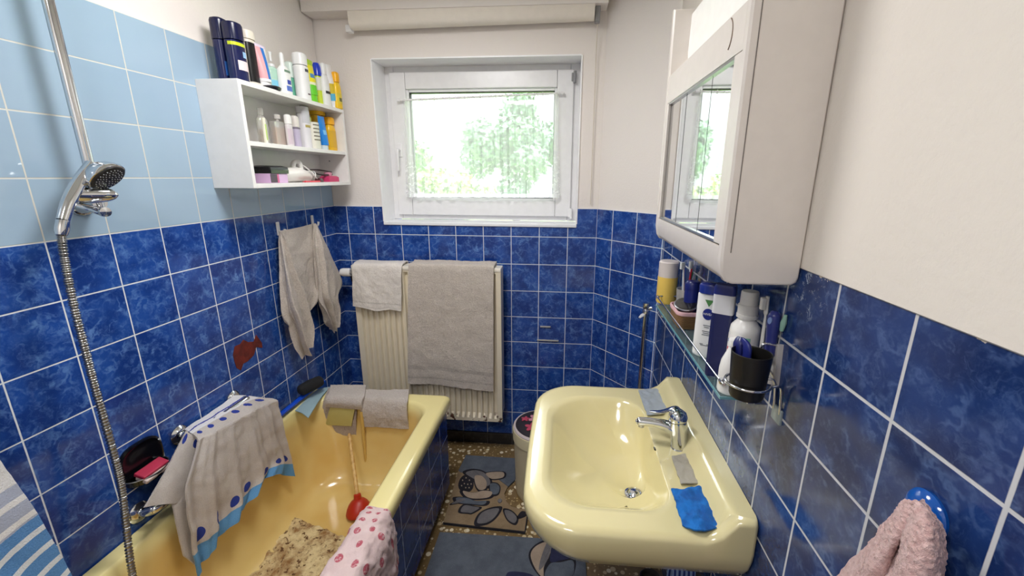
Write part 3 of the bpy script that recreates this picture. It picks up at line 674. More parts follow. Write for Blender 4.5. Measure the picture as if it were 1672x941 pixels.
k = MB(); k.tube([(.004 + .051 * math.sin(q), cy + .062 * math.cos(q), .717) for q in np.linspace(0, math.pi, 24)], .0016, 8); k.build('tray_rim', M_STEEL, sd)
so = thing('soap_bar', 'red and white bar of soap lying in the black soap dish', 'soap', (.03, cy, .704))
k = MB(); sc_, rot = (.030, cy + .004, .721), (.5, -.2, .08)
k.obox((.029, cy, .7235), .036, .082, .013, (0, .35, .0), .004, 3); k.build('red_half', mat('red_soap', (178, 44, 74), .4), so)
k = MB(); k.obox((.0335, cy, .7115), .038, .083, .014, (0, .35, .0), .004, 3); k.build('white_half', mat('white_soap', (226, 206, 198), .45), so)
gr = thing('grab_rail', 'angled chrome grab rail on the wall beside the tub, mostly under the dotted towel', 'grab rail', (.05, -1.1, .7))
k = MB(); k.tube([(.0, -1.112, .752), (.045, -1.112, .753), (.056, -1.10, .754), (.056, -1.05, .754), (.056, -.89, .752), (.045, -.875, .752), (.0, -.875, .752)], .0125, 16, 50); k.build('upper_bar', M_CHROME, gr)
k = MB(); k.tube([(.0, -1.285, .600), (.038, -1.285, .606), (.056, -1.268, .612), (.056, -1.20, .612), (.056, -1.10, .612), (.045, -1.08, .612), (0, -1.08, .612)], .0135, 16, 50); k.build('lower_bar', M_CHROME, gr)
for y, z in ((-1.112, .752), (-.875, .752), (-1.285, .600), (-1.08, .612)):
    k = MB(); k.lathe([(0, 0), (.032, 0), (.032, .005), (.024, .013), (.016, .016), (0, .016)], (0, y, z), 24, axis=(1, 0, 0)); k.build('flange', M_CHROME, gr)
t = NT('dotted_towelling'); uv = t.tc.outputs['UV']; ob = t.tc.outputs['Object']; us = t.n('SeparateXYZ'); t.set(us.inputs[0], uv)
V_, U_ = us.outputs[0], us.outputs[1]           # V along the drop, U along the hem
f = t.noise(ob, 330, 3, .7)
base = t.mix(t.math('ADD', t.math('MULTIPLY', f, .7), t.math('MULTIPLY', t.noise(ob, 12, 3), .3)), srgb(164, 154, 148), srgb(226, 218, 212))
def dots(vc, n, ru, rv):
    du = t.math('DIVIDE', t.math('SUBTRACT', t.math('FRACT', t.math('MULTIPLY', U_, n)), .5), ru); dv = t.math('DIVIDE', t.math('SUBTRACT', V_, vc), rv)
    return t.math('LESS_THAN', t.math('ADD', t.math('MULTIPLY', du, du), t.math('MULTIPLY', dv, dv)), 1.0)
wb = t.math('GREATER_THAN', V_, .885)
dk = t.math('MAXIMUM', dots(.835, 7, .21, .028), dots(.245, 6, .20, .034))
wh = t.math('LESS_THAN', V_, .20)
c1 = t.mix(wh, base, srgb(228, 226, 228)); c1 = t.mix(t.math('MULTIPLY', t.math('GREATER_THAN', V_, .10), t.math('LESS_THAN', V_, .125)), c1, srgb(60, 70, 160))
c1 = t.mix(wb, c1, t.mix(f, srgb(74, 132, 186), srgb(112, 168, 214))); c1 = t.mix(dk, c1, srgb(40, 60, 150))
t.bsdf(c1, .95, 0, t.bump(f, .9, .004)); M_DOT = t.m
zx = lambda l, x: [on(u, v, 'x', x) for u, v in l]
back = [on(381, 648, 'x', .016), on(360, 662, 'x', .016), on(340, 676, 'x', .016), on(320, 690, 'x', .016), on(302, 703, 'x', .016)]
crs = [on(449, 653, 'x', .112), on(418, 666, 'x', .110), on(385, 684, 'x', .106), on(352, 702, 'x', .102), on(322, 717, 'x', .098)]
midp = [(466, 712), (437, 728), (400, 748), (356, 772), (303, 800)]; low = [(475, 748), (448, 755), (405, 795), (362, 838), (312, 888)]
hem = [(481, 778), (440, 778), (396, 834), (355, 884), (320, 942)]
rows = [back, [(a + b) / 2 + np.array([0, 0, .006]) for a, b in zip(back, crs)], crs,
        [a * .8 + on(*m_, 'x', .118) * .2 + np.array([.006, 0, .004]) for a, m_ in zip(crs, midp)], zx(midp, .122), zx(low, .125), zx(hem, .128)]
# parameter rows spaced so that the printed border lands on the hem
k = MB(); R_ = np.array(rows)
k.cloth(R_, 120, 130, .006, 13, .007, 21, .0012, 0, (4.6, .011, .8, .33))
fl = np.array([[on(336, 716, 'x', .080), on(314, 711, 'x', .065), on(303, 704, 'x', .05)], [on(318, 775, 'x', .088), on(290, 772, 'x', .082), on(272, 766, 'x', .07)], [on(306, 822, 'x', .094), on(266, 824, 'x', .095), on(235, 829, 'x', .095)]])
a0 = len(k.v); k.cloth(fl, 40, 30, .004, 16, .006, 6, .001)
for i in range(a0, len(k.v)): k.uv[i] = (k.uv[i][0] * .5 + .2, k.uv[i][1] * .3)
fl = np.array([[on(312, 800, 'x', .092), on(278, 806, 'x', .088)], [on(320, 850, 'x', .104), on(287, 852, 'x', .10)], [on(328, 930, 'x', .114), on(300, 908, 'x', .11)]])
a0 = len(k.v); k.cloth(fl, 30, 16, .003, 16, .006, 7, .001)
for i in range(a0, len(k.v)): k.uv[i] = (k.uv[i][0] * .4 + .3, k.uv[i][1] * .02)
tag(k.build('dotted_towel', M_DOT), 'grey-white towel with blue dots and light blue border over the grab rail', 'towel')
# ------------------------------------------------------------------ hooks and the towel between them
def hook(y):
    h = thing('towel_hook', '', 'hook', (0, y, 1.352), 'white towel hooks')
    k = MB(); k.box(0, .006, y - .010, y + .010, 1.338, 1.398, .003); k.build('back_plate', M_WHITE, h)
    k = MB(); k.tube([(.004, y, 1.352), (.018, y, 1.345), (.030, y, 1.350), (.034, y, 1.366)], [.006, .0055, .005, .0055], 12, 16); k.build('peg', M_WHITE, h)
    return h
h1 = hook(-.478); h1['label'] = 'white wall hook holding the near corner of the grey hanging towel'
h2 = h1.copy(); COL.objects.link(h2); h2.location = (0, -.217, 1.358); h2['label'] = 'white wall hook holding the far corner of the grey hanging towel'
for ch_ in h1.children: c2_ = ch_.copy(); COL.objects.link(c2_); c2_.parent = h2
X = .034
r0 = [on(457, 377, 'x', X), on(475, 374, 'x', X + .002), on(494, 370, 'x', X), on(513, 365, 'x', X)]
# the towel hangs by its two corners: a flat middle and two folded wings with pointed ends
r1 = [on(462, 430, 'x', .05), on(486, 425, 'x', .04), on(505, 420, 'x', .035), on(521, 415, 'x', .05)]
r2 = [on(468, 480, 'x', .055), on(492, 475, 'x', .042), on(508, 462, 'x', .035), on(527, 455, 'x', .06)]
r3 = [on(486, 522, 'x', .06), on(497, 512, 'x', .045), on(508, 506, 'x', .036), on(518, 492, 'x', .06)]
r4 = [on(492, 530, 'x', .062), on(500, 524, 'x', .048), on(509, 509, 'x', .036), on(516, 496, 'x', .06)]
k = MB(); k.cloth(np.array([r0, r1, r2, r3]), 70, 60, .006, 15, .006, 31, .0014)
L_ = np.array([[on(457, 377, 'x', .036), on(459, 379, 'x', .045), on(461, 379, 'x', .052)],
               [on(459, 430, 'x', .03), on(467, 440, 'x', .06), on(476, 430, 'x', .055)],
               [on(461, 514, 'x', .03), on(476, 492, 'x', .075), on(494, 480, 'x', .06)],
               [on(474, 535, 'x', .035), on(486, 522, 'x', .08), on(500, 505, 'x', .06)],
               [on(482, 562, 'x', .04), on(494, 555, 'x', .075), on(506, 536, 'x', .06)],
               [on(496, 581, 'x', .05), on(500, 579, 'x', .06), on(503, 566, 'x', .055)]])
k.cloth(L_, 70, 46, .004, 16, .006, 33, .0012, 0, (2.4, .018, .5, 0))
R2 = np.array([[on(512, 366, 'x', .045), on(513, 365, 'x', .04), on(515, 366, 'x', .034)],
               [on(512, 405, 'x', .05), on(524, 400, 'x', .07), on(534, 410, 'x', .035)],
               [on(516, 455, 'x', .055), on(530, 440, 'x', .075), on(553, 448, 'x', .03)],
               [on(521, 494, 'x', .055), on(533, 478, 'x', .08), on(557, 462, 'x', .04)],
               [on(527, 510, 'x', .055), on(539, 500, 'x', .075), on(548, 478, 'x', .05)],
               [on(532, 528, 'x', .055), on(543, 520, 'x', .065), on(551, 506, 'x', .05)],
               [on(541, 538, 'x', .052), on(546, 540, 'x', .055), on(548, 532, 'x', .05)]])
k.cloth(R2, 70, 46, .004, 16, .006, 35, .0012, 0, (2.6, .018, .5, 0))
tag(k.build('hand_towel', terry('hanging_grey_towelling', (224, 214, 204), (180, 168, 158))), 'grey-beige towel hanging by two corners from white hooks on the left wall', 'towel')
# striped towel close to the camera, on the left wall
t = NT('blue_arc_towelling'); ob = t.tc.outputs['Object']; ctr = on(143, 958, 'x', .1)
sx_ = t.n('SeparateXYZ'); t.set(sx_.inputs[0], ob)
f = t.noise(ob, 300, 3, .7)
M_ARC_T = t
A_, B_, C_ = on(0, 752, 'x', .10), on(60, 842, 'x', .10), on(117, 944, 'x', .10)
yy = float((A_[1] + C_[1]) / 2); base_z = .30
cx_ = t.n('CombineXYZ'); t.set(cx_.inputs[0], 0.0); t.set(cx_.inputs[1], sx_.outputs[1]); t.set(cx_.inputs[2], sx_.outputs[2])
rd = t.vmath('DISTANCE', cx_.outputs[0], (0, float(ctr[1]), float(ctr[2])))
fr = t.math('FRACT', t.math('DIVIDE', t.math('SUBTRACT', rd, .082), .047)); st_ = t.math('LESS_THAN', fr, .30)
c1 = t.mix(f, srgb(62, 120, 186), srgb(112, 164, 220)); c1 = t.mix(st_, c1, srgb(226, 232, 240))
far = t.math('GREATER_THAN', rd, .265); c2 = t.mix(st_, srgb(176, 184, 206), srgb(236, 236, 238)); c1 = t.mix(far, c1, c2)
c1 = t.mix(t.math('GREATER_THAN', rd, .36), c1, t.mix(f, srgb(214, 214, 218), srgb(246, 246, 248)))
t.bsdf(c1, .95, 0, t.bump(f, .8, .004))
rows = []
for z, xx in ((1.36, .012), (1.30, .05), (1.10, .09), (.95, .095), (.80, .095), (.62, .095), (.575, .095)):
    e = float(np.interp(-z, [-1.1, -.85, -.65], [A_[1] - .01, B_[1], C_[1]]))
    rows.append([np.array([xx + (.012 if z < 1.2 else 0) * math.sin(i * 1.9 + z * 3), e - .14 * i, z]) for i in range(4)])
k = MB(); k.cloth(np.array(rows), 70, 60, .004, 10, .008, 41, .001, .0015)
tag(k.build('striped_towel', t.m, loc=(0, 0, 0)), 'white and blue towel with curved white stripes hanging at the near left wall', 'towel')
# ------------------------------------------------------------------ wall shelf and everything on it
DS, Y0S, Y1S, ZB, ZT = .155, -.785, -.082, 1.552, 1.916
shf = thing('wall_shelf', 'white open wall shelf with two compartments on the light blue tiles', 'shelf', (.0, (Y0S + Y1S) / 2, ZB))
TB = .016
for y in (Y0S, Y1S - TB):
    k = MB(); k.box(.0, DS, y, y + TB, ZB, ZT, .0015); k.build('side_panel', M_WHITE, shf)
k = MB(); k.box(.0, .006, Y0S + TB, Y1S - TB, ZB, ZT - .001); k.build('back_panel', M_WHITE, shf)
ZM = 1.70
for z, d in ((ZT - TB, DS), (ZM, DS - .004), (ZB, DS)):
    k = MB(); k.box(.006, d, Y0S + TB - .0005, Y1S - TB + .0005, z, z + TB, .0012); k.build('shelf_board', M_WHITE, shf)
k = MB(); k.box(.03, .05, Y0S + TB, Y0S + TB + .004, ZT - .075, ZT - .02, .001); k.build('bracket', M_GREYP, shf)
k = MB(); k.lathe([(0, 0), (.004, 0), (.003, .002), (0, .002)], (.06, Y1S - TB, ZM - .03), 10, axis=(0, -1, 0)); k.build('screw', M_GREYP, shf)
Z_TOP, Z_MID, Z_LOW = ZT + .0005, ZM + TB + .0005, ZB + TB + .0005

def C(*a, rough=.3, **k): return mat('plastic_%d_%d_%d_%d' % (*a, int(rough * 100)), a, rough, **k)
def clear(name, rgb, rough=.02, a=.55):
    """thin walled clear vessel: see-through body with a glossy skin"""
    if name in MC: return MC[name]
    t = NT(name); tr = t.n('BsdfTransparent', {'Color': srgb(*rgb)}); gl = t.n('BsdfGlossy', {'Roughness': rough}); df = t.n('BsdfDiffuse', {'Color': srgb(*rgb)})
    lw = t.n('LayerWeight', {'Blend': .35}); m1 = t.n('MixShader', {0: 1 - a}); t.t.links.new(tr.outputs[0], m1.inputs[1]); t.t.links.new(df.outputs[0], m1.inputs[2])
    m2 = t.n('MixShader'); t.set(m2.inputs[0], t.math('MULTIPLY_ADD', lw.outputs['Fresnel'], .5, .04)); t.t.links.new(m1.outputs[0], m2.inputs[1]); t.t.links.new(gl.outputs[0], m2.inputs[2]); t.t.links.new(m2.outputs[0], t.out.inputs[0])
    MC[name] = t.m; return t.m
def place(u0, u1, vt, x, zb):
    """stand an item between two columns of the survey on a board: centre, width, height"""
    um = (u0 + u1) / 2; T = on(um, vt, 'x', x); w_ = (u1 - u0) * mpp(T)
    return x, min(float(T[1]), Y1S - TB * (zb < 1.9) - w_ / 2 - .001), zb, w_, max(float(T[2]) - zb, .02)
def profile_bottle(b, h, cap_h, neck=.5, shoulder=.12):
    """profile radii (unit half-width) and heights of a shouldered bottle body"""
    hb = h - cap_h
    return [(0, 0), (.88, 0), (.97, .012 * h), (1, .04 * h), (1, hb * (1 - shoulder) - 0), (.93, hb * (1 - shoulder * .5)), (neck + .12, hb * .985), (neck, hb), (0, hb)]
def bottle(name, label, group, pl, body, cap, deep=.62, cap_h=.22, cap_w=.72, neck=.5, shoulder=.14, labels=(), cat='bottle', capname='cap', dome=.25, yaw=0.0, body_mat=None):
    x, y, z, w_, h = pl
    o = thing(name, label, cat, (x, y, z), group); ch_ = cap_h * h
    k = MB(); r = w_ / 2; pr = profile_bottle(r, h, ch_, neck, shoulder); n = 32
    se = lambda a, e=.8: (math.copysign(abs(math.cos(a)) ** e, math.cos(a)), math.copysign(abs(math.sin(a)) ** e, math.sin(a)))
    def rings(prof, r, deep):
        out = []
        for q, zz in prof: out.append([(q * r * deep * se(a)[0], q * r * se(a)[1], zz) for a in np.linspace(0, 2 * math.pi, n, endpoint=False)])
        return out
    k.loft(rings(pr, r, deep)); ob_ = k.build('body', body_mat or body, o, local=True)
    if cap is not None:
        k = MB(); cw = cap_w; z0 = h - ch_ * 1.0
        k.loft(rings([(0, z0), (cw, z0), (cw, h - ch_ * dome), (cw * .9, h - ch_ * dome * .35), (cw * .55, h), (0, h)], r, deep + (1 - deep) * .5)); k.build(capname, cap, o, local=True)
    for (z0, z1, m_, *ex) in labels:
        k = MB(); wd = ex[0] if ex else .86; off = ex[1] if len(ex) > 1 else 0
        aa = np.linspace(-math.pi * .5 * wd, math.pi * .5 * wd, 18) - yaw
        P0 = [((r * deep + .0006) * se(a + off)[0], (r + .0006) * se(a + off)[1]) for a in aa]
        vs = [(px_, py_, z0 * h) for px_, py_ in P0] + [(px_, py_, z1 * h) for px_, py_ in P0]
        k.add(vs, [[i, i + 1, 19 + i - 0 , 18 + i] for i in range(17)]); k.build('label', m_, ob_, local=True)
    return o
def cosmetic_tube(name, label, group, pl, body, cap, bands=(), deep=.75, cap_h=.18, tilt=0.0, crimp=True):
    """standing on its cap, round below, flattened to a crimped edge on top"""
    x, y, z, w_, h = pl; o = thing(name, label, 'tube', (x, y, z), group); r = w_ / 2; n = 28; mats = [body] + [b[2] for b in bands]
    o.rotation_euler = (tilt, 0, 0)
    zs = np.linspace(cap_h, 1, 26); k = MB(); R = []
    for s_ in zs:
        q = (s_ - cap_h) / (1 - cap_h); d_ = deep * (1 - q ** 1.6) + .06; wd = .82 + .18 * q
        R.append([(r * d_ * math.cos(a), r * wd * math.sin(a), s_ * h) for a in np.linspace(0, 2 * math.pi, n, endpoint=False)])
    k.loft(R)
    for i, f in enumerate(k.f):
        zm = sum(k.v[q][2] for q in f) / len(f) / h
        for bi, b in enumerate(bands):
            if b[0] <= zm <= b[1] and (len(b) < 4 or b[3] <= sum(k.v[q][1] for q in f) / len(f) / r <= b[4]): k.fm[i] = bi + 1
    k.build('body', mats, o, local=True)
    k = MB(); k.lathe([(0, 0), (r * .74, 0), (r * .78, .004), (r * .8, cap_h * h), (0, cap_h * h)], (0, 0, 0), 24, sx=deep + .1, sy=1); k.build('cap', cap, o, local=True)
    return o
G1, G2, G3 = 'toiletries standing on top of the wall shelf', 'toiletries in the upper shelf compartment', 'things in the lower shelf compartment'
NAVY, WHT, OFFW = C(18, 26, 74, rough=.22), C(238, 238, 238), C(232, 224, 212)
LIME, PINK, SKYB = C(200, 214, 40), C(232, 170, 176), C(70, 150, 214)
bottle('shampoo_bottle', 'tall navy bottle at the near end of the shelf top, left one of two', G1, place(342, 368, 29, .060, Z_TOP), NAVY, C(14, 20, 60, rough=.2), .8, .34, .97, .8, .03, ((.34, .44, C(160, 170, 200), .4, .2), (.10, .32, C(30, 90, 170), .5)), dome=.18)
bottle('shampoo_bottle', 'tall navy bottle with a yellow-green band and pale label on the shelf top', G1, place(362, 392, 36, .105, Z_TOP), NAVY, C(14, 20, 60, rough=.2), .8, .30, .97, .8, .03, ((.60, .655, LIME, 1.0), (.20, .36, C(236, 214, 218), .5, .1), (.42, .52, C(150, 190, 230), .25, .4)), dome=.18)
bottle('lotion_bottle', 'tall beige bottle with a black front panel on the shelf top', G1, place(389, 413, 49, .085, Z_TOP), OFFW, OFFW, .75, .16, .95, .8, .05, ((.10, .78, C(20, 20, 22), .62, -.25),))
o = thing('dark_dish', 'small black lid lying at the foot of the beige bottle on the shelf top', 'lid', (.13, -.575, Z_TOP), G1)
k = MB(); k.lathe([(0, 0), (.028, 0), (.032, .004), (.033, .010), (.028, .014), (0, .015)], (0, 0, 0), 28); k.build('rim', C(24, 26, 36), o, local=True)
cosmetic_tube('toothpaste_tube', 'white pink and blue tube standing on the shelf top', G1, place(411, 436, 73, .105, Z_TOP), WHT, WHT, ((.25, .92, PINK, -1, -.25), (.25, .95, C(46, 120, 204), -.25, .45), (.95, 1, C(225, 210, 230))))
def pump(o, h, r, m_):
    k = MB(); k.tube([(0, 0, h), (0, 0, h + .022), (0, 0, h + .034)], [.005, .005, .008], 12); k.build('pump', m_, o, local=True)
o = bottle('pump_bottle', 'clear bottle of pale green liquid with a white pump on the shelf top', G1, place(430, 455, 104, .08, Z_TOP), None, WHT, .7, .10, .4, .4, .25, ((.12, .45, C(130, 200, 226), .7), (.5, .8, C(176, 214, 196), .6)), body_mat=C(190, 222, 206, rough=.15)); pump(o, .125, .01, WHT)
bottle('spray_bottle', 'white bottle with slim pointed nozzle on the shelf top beside the pale green one', G1, place(447, 470, 86, .115, Z_TOP), WHT, WHT, .72, .30, .30, .35, .30, ((.10, .22, C(90, 120, 200), .35), (.26, .36, C(50, 70, 170), .2), (.54, .59, C(120, 150, 130), .4)))
bottle('mouthwash_bottle', 'small green bottle with a pale upper half on the shelf top', G1, place(462, 482, 101, .07, Z_TOP), C(104, 178, 150, rough=.12), C(214, 228, 220), .8, .42, .92, .8, .05)
bottle('deodorant_can', 'plain tall white can with tiny dark prints on the shelf top', G1, place(476, 499, 86, .115, Z_TOP), WHT, WHT, .9, .26, .93, .7, .06, ((.60, .66, C(70, 70, 80), .2), (.12, .15, C(90, 60, 70), .15)))
cosmetic_tube('cream_tube', 'yellow and green tube standing on the shelf top', G1, place(491, 514, 97, .118, Z_TOP), C(236, 224, 40), C(110, 206, 40), ((.18, .40, C(104, 204, 50)), (.86, 1, C(170, 206, 40)), (.58, .66, C(80, 140, 190), -.6, .6), (.40, .46, C(236, 236, 200))))
bottle('roll_on_bottle', 'lime roll-on with a domed blue cap on the shelf top', G1, place(508, 523, 103, .10, Z_TOP), C(206, 224, 60), C(28, 60, 196, rough=.2), .9, .30, .95, .8, .1, ((.36, .66, C(226, 226, 214), .9),), dome=.9)
bottle('lotion_bottle', 'white bottle with a black chevron right of the blue capped roll-on', G1, place(517, 535, 103, .12, Z_TOP), WHT, WHT, .7, .26, .55, .5, .35, ((.30, .36, C(40, 40, 44), .5),))
cosmetic_tube('sun_cream_tube', 'white slanting tube with yellow and blue print on the shelf top', G1, place(530, 548, 107, .128, Z_TOP), WHT, WHT, ((.16, .34, C(90, 180, 216)), (.34, .58, C(216, 190, 50), -1, .3)), tilt=.10)
bottle('sun_spray_bottle', 'yellow bottle at the far end of the shelf top', G1, place(539, 556, 118, .142, Z_TOP), C(242, 198, 30), C(246, 178, 10), .7, .28, .75, .6, .3, ((.14, .42, C(224, 200, 60), .6), (.2, .3, C(90, 90, 40), .25)))
# upper compartment
CLR = clear('clear_glass', (246, 244, 240), a=.72)
o = bottle('perfume_bottle', 'clear flask of beige liquid with a square glass stopper, nearest in the upper compartment', G2, place(414, 434, 176, .085, Z_MID), None, CLR, .6, .20, .45, .35, .28, body_mat=CLR, dome=.1)
k = MB(); k.loft([[(.0085 * .9 * math.cos(a), .0165 * math.sin(a), z) for a in np.linspace(0, 6.283, 20, endpoint=False)] for z in (.004, .055)]); k.build('liquid', C(214, 192, 168, rough=.1), o, local=True)
o = thing('vial', 'narrow pale vial with a lime stripe between the clear perfume bottles', 'bottle', tuple(on(435, 232, 'x', .125)[:2]) + (Z_MID,), G2)
k = MB(); k.loft([ring(rrect(-.005, .005, -.006, .006, .003, 4, 3), z) for z in (0, .088, .092)]); k.build('body', C(234, 230, 212), o, local=True); k = MB(); k.box(.004, .0062, -.002, .005, .012, .07, .001); k.build('label', C(180, 204, 110), o, local=True)
x, y, z, w_, h = place(437, 466, 187, .095, Z_MID)
o = thing('perfume_bottle', 'square clear perfume bottle with peach liquid in the upper compartment', 'bottle', (x, y, z), G2)
k = MB(); k.loft([ring(rrect(-.014, .014, -w_ / 2, w_ / 2, .004, 4, 4), zz) for zz in (0, h * .74)] + [ring(rrect(-.010, .010, -w_ * .38, w_ * .38, .004, 4, 4), h * .78)]); k.build('body', CLR, o, local=True)
k = MB(); k.loft([ring(rrect(-.010, .010, -w_ * .40, w_ * .40, .004, 4, 4), zz) for zz in (.004, h * .58)]); k.build('liquid', C(216, 172, 140, rough=.1), o, local=True)
k = MB(); k.lathe([(0, h * .78), (.006, h * .78), (.006, h * .86), (.012, h * .86), (.0125, h * .97), (.009, h), (0, h)]); k.build('stopper', clear('frosted', (236, 232, 228), .2, .4), o, local=True)
bottle('lotion_bottle', 'small translucent bottle with a clear lid beside the square perfume', G2, place(462, 475, 187, .12, Z_MID), C(220, 214, 216, rough=.2), C(236, 234, 232), .7, .30, .9, .8, .05, ((.06, .55, C(206, 190, 200), .8),))
bottle('cosmetic_bottle', 'lavender bottle with a pale cap in the upper compartment', G2, place(473, 487, 189, .11, Z_MID), C(190, 180, 204), C(222, 216, 210), .8, .36, .88, .7, .06, ((.58, .62, C(120, 110, 124), 1.0),))
bottle('hair_spray_can', 'tall white can with a dark top, tallest in the upper compartment', G2, place(483, 502, 174, .10, Z_MID), C(226, 224, 228), C(216, 214, 218), .95, .16, .95, .85, .04, ((.60, .90, C(198, 198, 204), .8), (.50, .56, C(176, 160, 90), .5), (.99, 1.0, C(60, 60, 66), .9)), dome=.08)
bottle('oil_bottle', 'slim greenish bottle with small dark prints in the upper compartment', G2, place(499, 508, 190, .095, Z_MID), C(206, 210, 150), C(176, 188, 110), .9, .3, .8, .6, .1, ((.1, .16, C(60, 60, 50), .5), (.5, .56, C(80, 80, 60), .5)))
bottle('gel_bottle', 'clear flat bottle covered in small dark print in front of the blue tube', G2, place(503, 522, 197, .128, Z_MID), C(226, 224, 210, rough=.15), None, .5, .06, .5, .9, .12, tuple((.30 + i * .13, .34 + i * .13, C(110, 100, 86), .7) for i in range(5)))
cosmetic_tube('cream_tube', 'bright blue tube with a pale cap in the upper compartment', G2, place(514, 533, 190, .118, Z_MID), C(24, 128, 214), C(206, 220, 226), ((.45, .60, C(120, 190, 236), -.5, .2),), cap_h=.14)
bottle('sun_lotion_bottle', 'yellow bulging bottle at the far end of the upper compartment', G2, place(529, 550, 192, .10, Z_MID), C(242, 190, 30), C(246, 176, 8), .6, .22, .8, .6, .3, ((.1, .6, C(226, 176, 40), .7),))
o = bottle('sun_lotion_bottle', 'yellow bottle behind the bright blue tube in the upper compartment', G2, place(510, 541, 183, .05, Z_MID), C(240, 186, 26), C(246, 190, 20), .5, .12, .9, .8, .2)
# lower compartment
o = thing('cosmetics_box', 'lavender and pink carton box in the lower compartment, under a black case', 'box', tuple(on(440, 299, 'x', .10)[:2]) + (Z_LOW,), G3)
x, y, z, w_, h = place(420, 463, 283, .095, Z_LOW)
k = MB(); k.mi = 0; k.box(-.038, .040, -w_ / 2, w_ / 2, 0, .036, .001); o.location = (.09, y, Z_LOW); k.build('carton', C(212, 176, 214), o, local=True)
k = MB(); k.box(.0402, .0408, -w_ / 2 + .001, -w_ * .12, .002, .034); k.build('label', C(70, 50, 66), o, local=True); k = MB(); k.box(.0402, .0410, -w_ * .12, -w_ * .02, .001, .035); k.build('label', C(206, 90, 140), o, local=True)
x2, y2, z2, w2, h2_ = place(415, 462, 265, .09, Z_LOW + .036)
o = thing('black_case', 'flat glossy black case lying on the lavender carton', 'case', (.088, y2, Z_LOW + .0365), G3)
k = MB(); k.loft([ring(rrect(-.045, .045, -w2 / 2, w2 / 2, .006, 4, 4), 0), ring(rrect(-.046, .046, -w2 / 2 - .001, w2 / 2 + .001, .006, 4, 4), .014)]); k.build('base', C(14, 14, 16, rough=.2), o, local=True)
k = MB(); k.loft([ring(rrect(-.045, .045, -w2 / 2, w2 / 2, .006, 4, 4), .0145), ring(rrect(-.044, .044, -w2 / 2, w2 / 2, .006, 4, 4), .024), ring(rrect(-.030, .030, -w2 * .38, w2 * .38, .01, 4, 4), .030)]); k.build('lid', C(16, 16, 18, rough=.15), o, local=True)
yA = float(on(482, 290, 'x', .09)[1])
o = thing('hair_dryer', 'white hair dryer with a coiled white cord in the lower compartment', 'hair dryer', (.085, yA, Z_LOW), G3)
y0_, y1_ = float(on(463, 290, 'x', .10)[1]) - yA, float(on(505, 290, 'x', .10)[1]) - yA
k = MB(); k.tube([(0, y0_, .030), (.002, y0_ + .004, .030), (.004, y0_ + .03, .031), (.006, 0.012, .034), (.008, y1_ * .6, .030), (.010, y1_, .022)], [.012, .026, .030, .031, .027, .021], 22, 40); k.build('housing', C(232, 228, 222), o, local=True)
k = MB(); k.tube([(.002, .0, .04), (.0, .004, .075), (.004, .02, .088), (.012, .034, .082), (.016, .036, .055)], [.012, .011, .0095, .0095, .008], 14, 30); k.build('handle', C(236, 234, 230), o, local=True)
k = MB(); k.tube([(.012 + .018 * math.cos(a), .055 + .0016 * a + .010 * math.sin(a * .5), .030 + .018 * math.sin(a)) for a in np.linspace(0, 40, 220)], .0026, 7); k.tube([(.0, .02, .085), (.02, .05, .07), (.035, .075, .045), (.04, .10, .02), (.035, .13, .006)], .003, 8, 30); k.build('cord', C(226, 224, 222), o, local=True)
o = thing('hair_tongs', 'black tongs lying on the white cord in the lower compartment', 'tongs', tuple(on(520, 287, 'x', .085)[:2]) + (Z_LOW,), G3)
L0, L1 = on(496, 277, 'x', .09), on(541, 281, 'x', .10); b_ = np.array(o.location)
k = MB(); k.tube([L0 - b_, (L0 + L1) / 2 - b_ + np.array([0, 0, .004]), L1 - b_], [.0035, .006, .004], 10, 16, True, .6); k.build('arm', C(18, 18, 20), o, local=True)
k = MB(); k.tube([L0 - b_ + np.array([.004, 0, -.004]), (L0 + L1) / 2 - b_ + np.array([.012, 0, -.018]), L1 - b_ + np.array([0, 0, -.012])], [.003, .006, .006], 10, 16, True, .6); k.build('arm', C(20, 20, 22), o, local=True)
x, y, z, w_, h = place(527, 557, 284, .115, Z_LOW)
o = thing('magenta_case', 'small magenta box at the far end of the lower compartment', 'box', (.10, y, Z_LOW), G3)
k = MB(); k.loft([ring(rrect(-.026, .026, -w_ / 2, w_ / 2, .004, 4, 4), 0), ring(rrect(-.025, .025, -w_ / 2, w_ / 2, .004, 4, 4), .022), ring(rrect(-.018, .018, -w_ * .42, w_ * .42, .004, 4, 4), .028)]); k.build('body', C(206, 60, 110), o, local=True)
k = MB(); k.obox((-.004, -.004, .037), .030, .030, .016, (0, 0, .2), .003); k.build('lid', C(224, 150, 176), o, local=True)
o = thing('pocket_comb', 'red comb lying flat at the front of the lower compartment', 'comb', tuple(on(510, 297, 'x', .135)[:2]) + (Z_LOW,), G3)
k = MB(); k.box(-.002, .006, -.055, .055, .0, .007, .001); k.build('spine', C(220, 60, 80), o, local=True)
k = MB()
for i in range(30): k.box(-.012, -.0015, -.053 + i * .0036, -.0512 + i * .0036, .001, .0045)
k.build('teeth', C(220, 60, 80), o, local=True)['kind'] = 'stuff'
o = thing('nail_kit', 'small dark maroon pouch beside the magenta box', 'pouch', tuple(on(521, 293, 'x', .125)[:2]) + (Z_LOW,), G3)
k = MB(); k.loft([ring(rrect(-.014, .014, -.016, .016, .006, 4, 3), 0), ring(rrect(-.015, .015, -.018, .018, .007, 4, 3), .008), ring(rrect(-.010, .010, -.012, .012, .005, 4, 3), .018)]); k.build('pouch_body', C(70, 24, 34), o, local=True)
